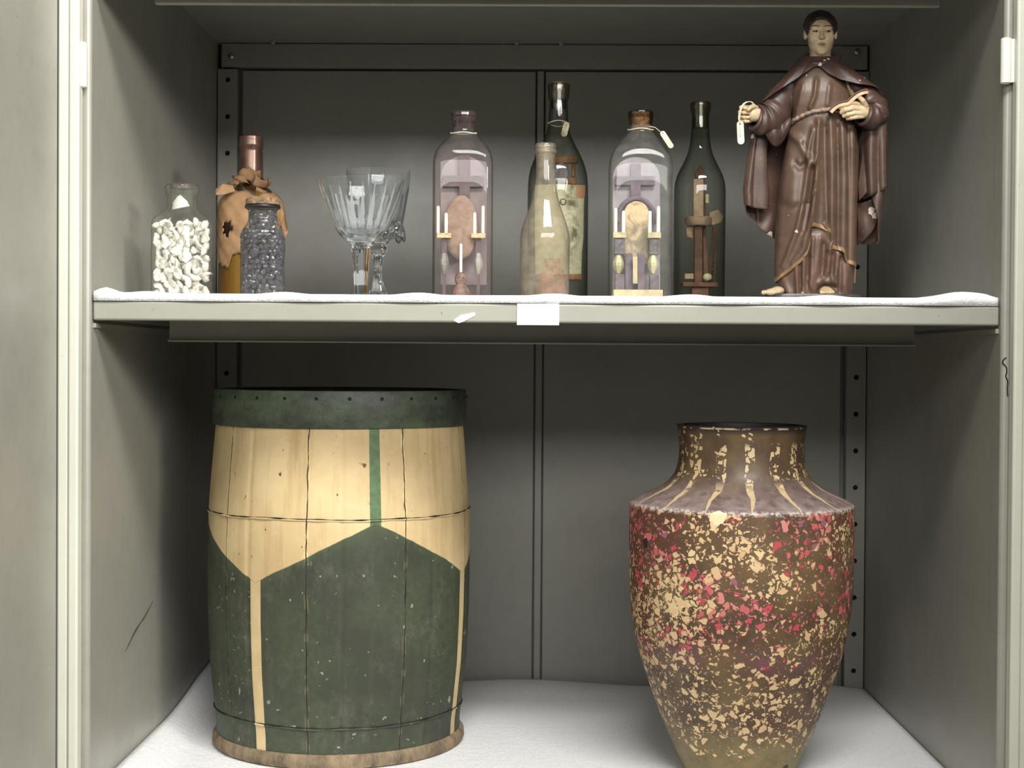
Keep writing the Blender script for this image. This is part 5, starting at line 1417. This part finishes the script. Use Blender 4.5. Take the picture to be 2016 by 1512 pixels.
def core(X, Y, Z):
    d = cap(X, Y, Z, H(1612, 122, 0), H(1610, 230, 0), 22, 30)
    d = smin(d, cap(X, Y, Z, H(1570, 150, 0), H(1654, 146, 0), 16, 16), 12)
    d = smin(d, cap(X, Y, Z, H(1566, 152, 0), H(1530, 222, 6), 15, 13), 6); d = smin(d, cap(X, Y, Z, H(1656, 150, 0), H(1708, 214, 6), 15, 13), 6)
    d = smin(d, cap(X, Y, Z, H(1590, 240, 0), H(1568, 560, 4), 26, 13), 10); d = smin(d, cap(X, Y, Z, H(1628, 240, 0), H(1632, 560, 6), 26, 13), 10)
    return d


add_sdf(core, (1505, -42, -580), (1735, 44, -90), 4.0)
# feet with toes
def foot(cx, cy, w0, ang_, n_toes=5):
    c, s_ = math.cos(ang_), math.sin(ang_)
    def L(a, b_, h): return (cx + a * c + b_ * s_, w0 - a * s_ * -1 * 0 + b_ * c - a * s_, -(cy - h))
    def fn(X, Y, Z):
        d = ell(X, Y, Z, L(0, -14, 6), (13, 20, 9)); d = smin(d, ell(X, Y, Z, L(0, 2, 4), (15, 15, 7)), 6)
        for k in range(n_toes):
            a = -11 + 5.5 * k; ln = 15 - abs(k - 1.2) * 1.6
            d = smin(d, cap(X, Y, Z, L(a, 4, 4), L(a * 1.05, ln + 4, 3), 3.6, 3.3 if k else 4.2), 1.4)
        return d
    return fn


add_sdf(foot(1523, 577, 58, math.radians(-38)), (1480, 20, -586), (1560, 96, -556), 0.9)
add_sdf(foot(1627, 577, 60, math.radians(6)), (1600, 20, -586), (1656, 96, -556), 0.9)
skin = plain('painted_plaster_skin', (200, 180, 148), 0.42, 0.4, c2=(174, 150, 116), scale=90, bump=0.06)
npart(body, 'body', [skin, plain('dark_brown_eye', (70, 48, 34), 0.3), plain('brown_brow', (112, 84, 60), 0.6), plain('brownish_lip', (146, 112, 88), 0.45)], ang=180)


def hair_sdf(X, Y, Z):
    x = X * ca - Y * sa; y = X * sa + Y * ca
    curl = 1.3 * np.sin(x * 0.55 + Z * 0.3) * np.sin(y * 0.5 + 1) * np.sin(Z * 0.6 + x * 0.2)
    d = ell(x, y, Z, (0, -7, 11.5), (33.2, 37.5, 32.5)) + curl
    d = smax(d, -ell(x, y, Z, (0, 34, -4), (25.5, 34, 31.5)), 3)
    d = smax(d, (-9 - Z) + 0.0 * x, 3)
    d = smax(d, y * 0.55 - Z * 0.45 - 10 , 4)
    tuft = ell(x, y, Z, (-1, 22, 31), (11, 7, 5)) + 0.8 * curl
    return smin(d, tuft, 3)


V, Q = surface_nets(hair_sdf, (-42, -52, -16), (42, 40, 52), 1.1)
m = MB(); m.add([(HX + a, HY - c, b_ + 2) for a, b_, c in V], Q.tolist()); npart(m, 'hair', plain('dark_brown_hair', (64, 50, 42), 0.5, c2=(44, 34, 30), scale=180, bump=0.4), ang=180)

# --- book, plinth
prof = [(1633, 221), (1640, 213), (1650, 206.5), (1660, 203.5), (1668, 202), (1676, 195), (1684, 188), (1692, 183.5), (1700, 181), (1707, 180)]
P = [tuple(p) for p in catmull(prof, 30)]
def ribbon(off0, off1, w0, w1):
    a, b_ = [], []
    for i, (x, y) in enumerate(P):
        x2, y2 = P[min(i + 1, 29)]; x1, y1 = P[max(i - 1, 0)]; l_ = math.hypot(x2 - x1, y2 - y1); nx, ny = -(y2 - y1) / l_, (x2 - x1) / l_
        a.append((x - nx * off0, y - ny * off0)); b_.append((x - nx * off1, y - ny * off1))
    loop = a + b_[::-1]; mm = MB(); mm.loft([[(x, y, w0) for x, y in loop], [(x, y, w1) for x, y in loop]], cap0=True, cap1=True); return mm
book = empty('book', (0, 0, 0)); book.parent = monk; book.name = 'book'
t = NT('painted_page_edges'); n1 = t.noise(160, 4)
npart(ribbon(-5.5, 1.5, 34, 64), 'pages', plain('painted_page_edges', (218, 186, 148), 0.5, c2=(190, 150, 116), scale=160), book, 'pinkish cream page edges', ang=50, bevel=0.0005)
npart(ribbon(1.7, 5.0, 32, 66), 'cover', plain('red_brown_book_cover', (96, 60, 44), 0.5), book, 'reddish brown cover', ang=50, bevel=0.0004)
m = MB()
rows = []
for (y, k) in ((590, 0.985), (589, 1.0), (581.5, 1.0), (580, 0.985)):
    rows.append([(1597 + (96 * k) * math.copysign(abs(math.cos(q)) ** 0.55, math.cos(q)) + 3 * math.sin(3 * q), y, 6 + (74 * k) * math.copysign(abs(math.sin(q)) ** 0.6, math.sin(q))) for q in (2 * PI * i / 80 for i in range(80))])
m.loft(rows, cap0=True, cap1=True)
m.v = [(S(x, 590, w)[0], S(x, 590, w)[1], (590 - y) * MK) for x, y, w in m.v]; S_keep = S; S = lambda x, y, w: (x, y, w)
npart(m, 'plinth', plain('chipped_black_plinth', (36, 36, 38), 0.35, 0.5, c2=(70, 70, 70), scale=70, bump=0.2), ang=40)

S = S_keep
# --- paper tag hanging from the statue's hand
p0 = Vector(S(1457, 238, 60)) + mloc
tg = tag(empty('paper_tag', p0), 'small inscribed paper tag hanging by string from the monk outstretched hand', 'tag')
tm = tag_mesh(13.2 * MK, 45 * MK); mt_ = Matrix.Rotation(math.radians(-3), 3, 'Y'); tm.v = [tuple(mt_ @ Vector(p)) for p in tm.v]; add_part(tm, 'card', MT['inktag'], tg, smooth=False, label='cream card with a faint handwritten line')
for dx in (0, 2.2):
    pts = [S(1457 + dx * 0.3, 243, 61), S(1454 + dx, 232, 62), S(1457 + dx, 216, 62), S(1463 + dx, 205, 60), S(1472 + dx, 200.5, 54), S(1482, 203, 48 - dx), S(1485, 211, 58)]
    m = MB(); m.tube([Vector(tuple(p)) + mloc - p0 for p in catmull(pts, 30)], 0.00055, 6); add_part(m, 'string', MT['string'], tg)

# ------------------------------------------------------------------ light: the storeroom's ceiling lamps and its bright far side, plus an added side light
def area(name, loc, target, sx, sy, power, col=(1, 1, 1)):
    d = bpy.data.lights.new(name, 'AREA'); d.shape = 'RECTANGLE'; d.size = sx; d.size_y = sy; d.energy = power; d.color = col
    o = bpy.data.objects.new(name, d); C.objects.link(o); o.location = loc
    o.rotation_euler = (Vector(target) - Vector(loc)).to_track_quat('-Z', 'Y').to_euler()
    return o


area('ceiling_lamp', (0.35, -1.25, 2.70), (-0.05, 0.1, 1.1), 1.2, 0.35, 52, (1.0, 0.97, 0.92))
area('aisle_lamp', (0.4, -2.5, E + 0.80), (0, 0.3, E - 0.05), 2.7, 0.40, 44, (1.0, 0.985, 0.97))
area('added_side_light', (1.5, -1.6, E + 0.74), (-0.45, 0.1, E + 0.2), 0.5, 0.25, 30, (1.0, 0.95, 0.88))  # added unseen light from the right, to brighten the left wall and door
w = bpy.data.worlds.new('room_air'); SC.world = w; w.use_nodes = True
w.node_tree.nodes['Background'].inputs[0].default_value = lin((205, 202, 195)); w.node_tree.nodes['Background'].inputs[1].default_value = 0.17
SC.view_settings.view_transform = 'Standard'; SC.view_settings.look = 'None'; SC.view_settings.gamma = 1.0
SC.view_settings.exposure = 0.0
SC.cycles.transparent_max_bounces = 40; SC.cycles.max_bounces = 14; SC.cycles.transmission_bounces = 14; SC.cycles.glossy_bounces = 6
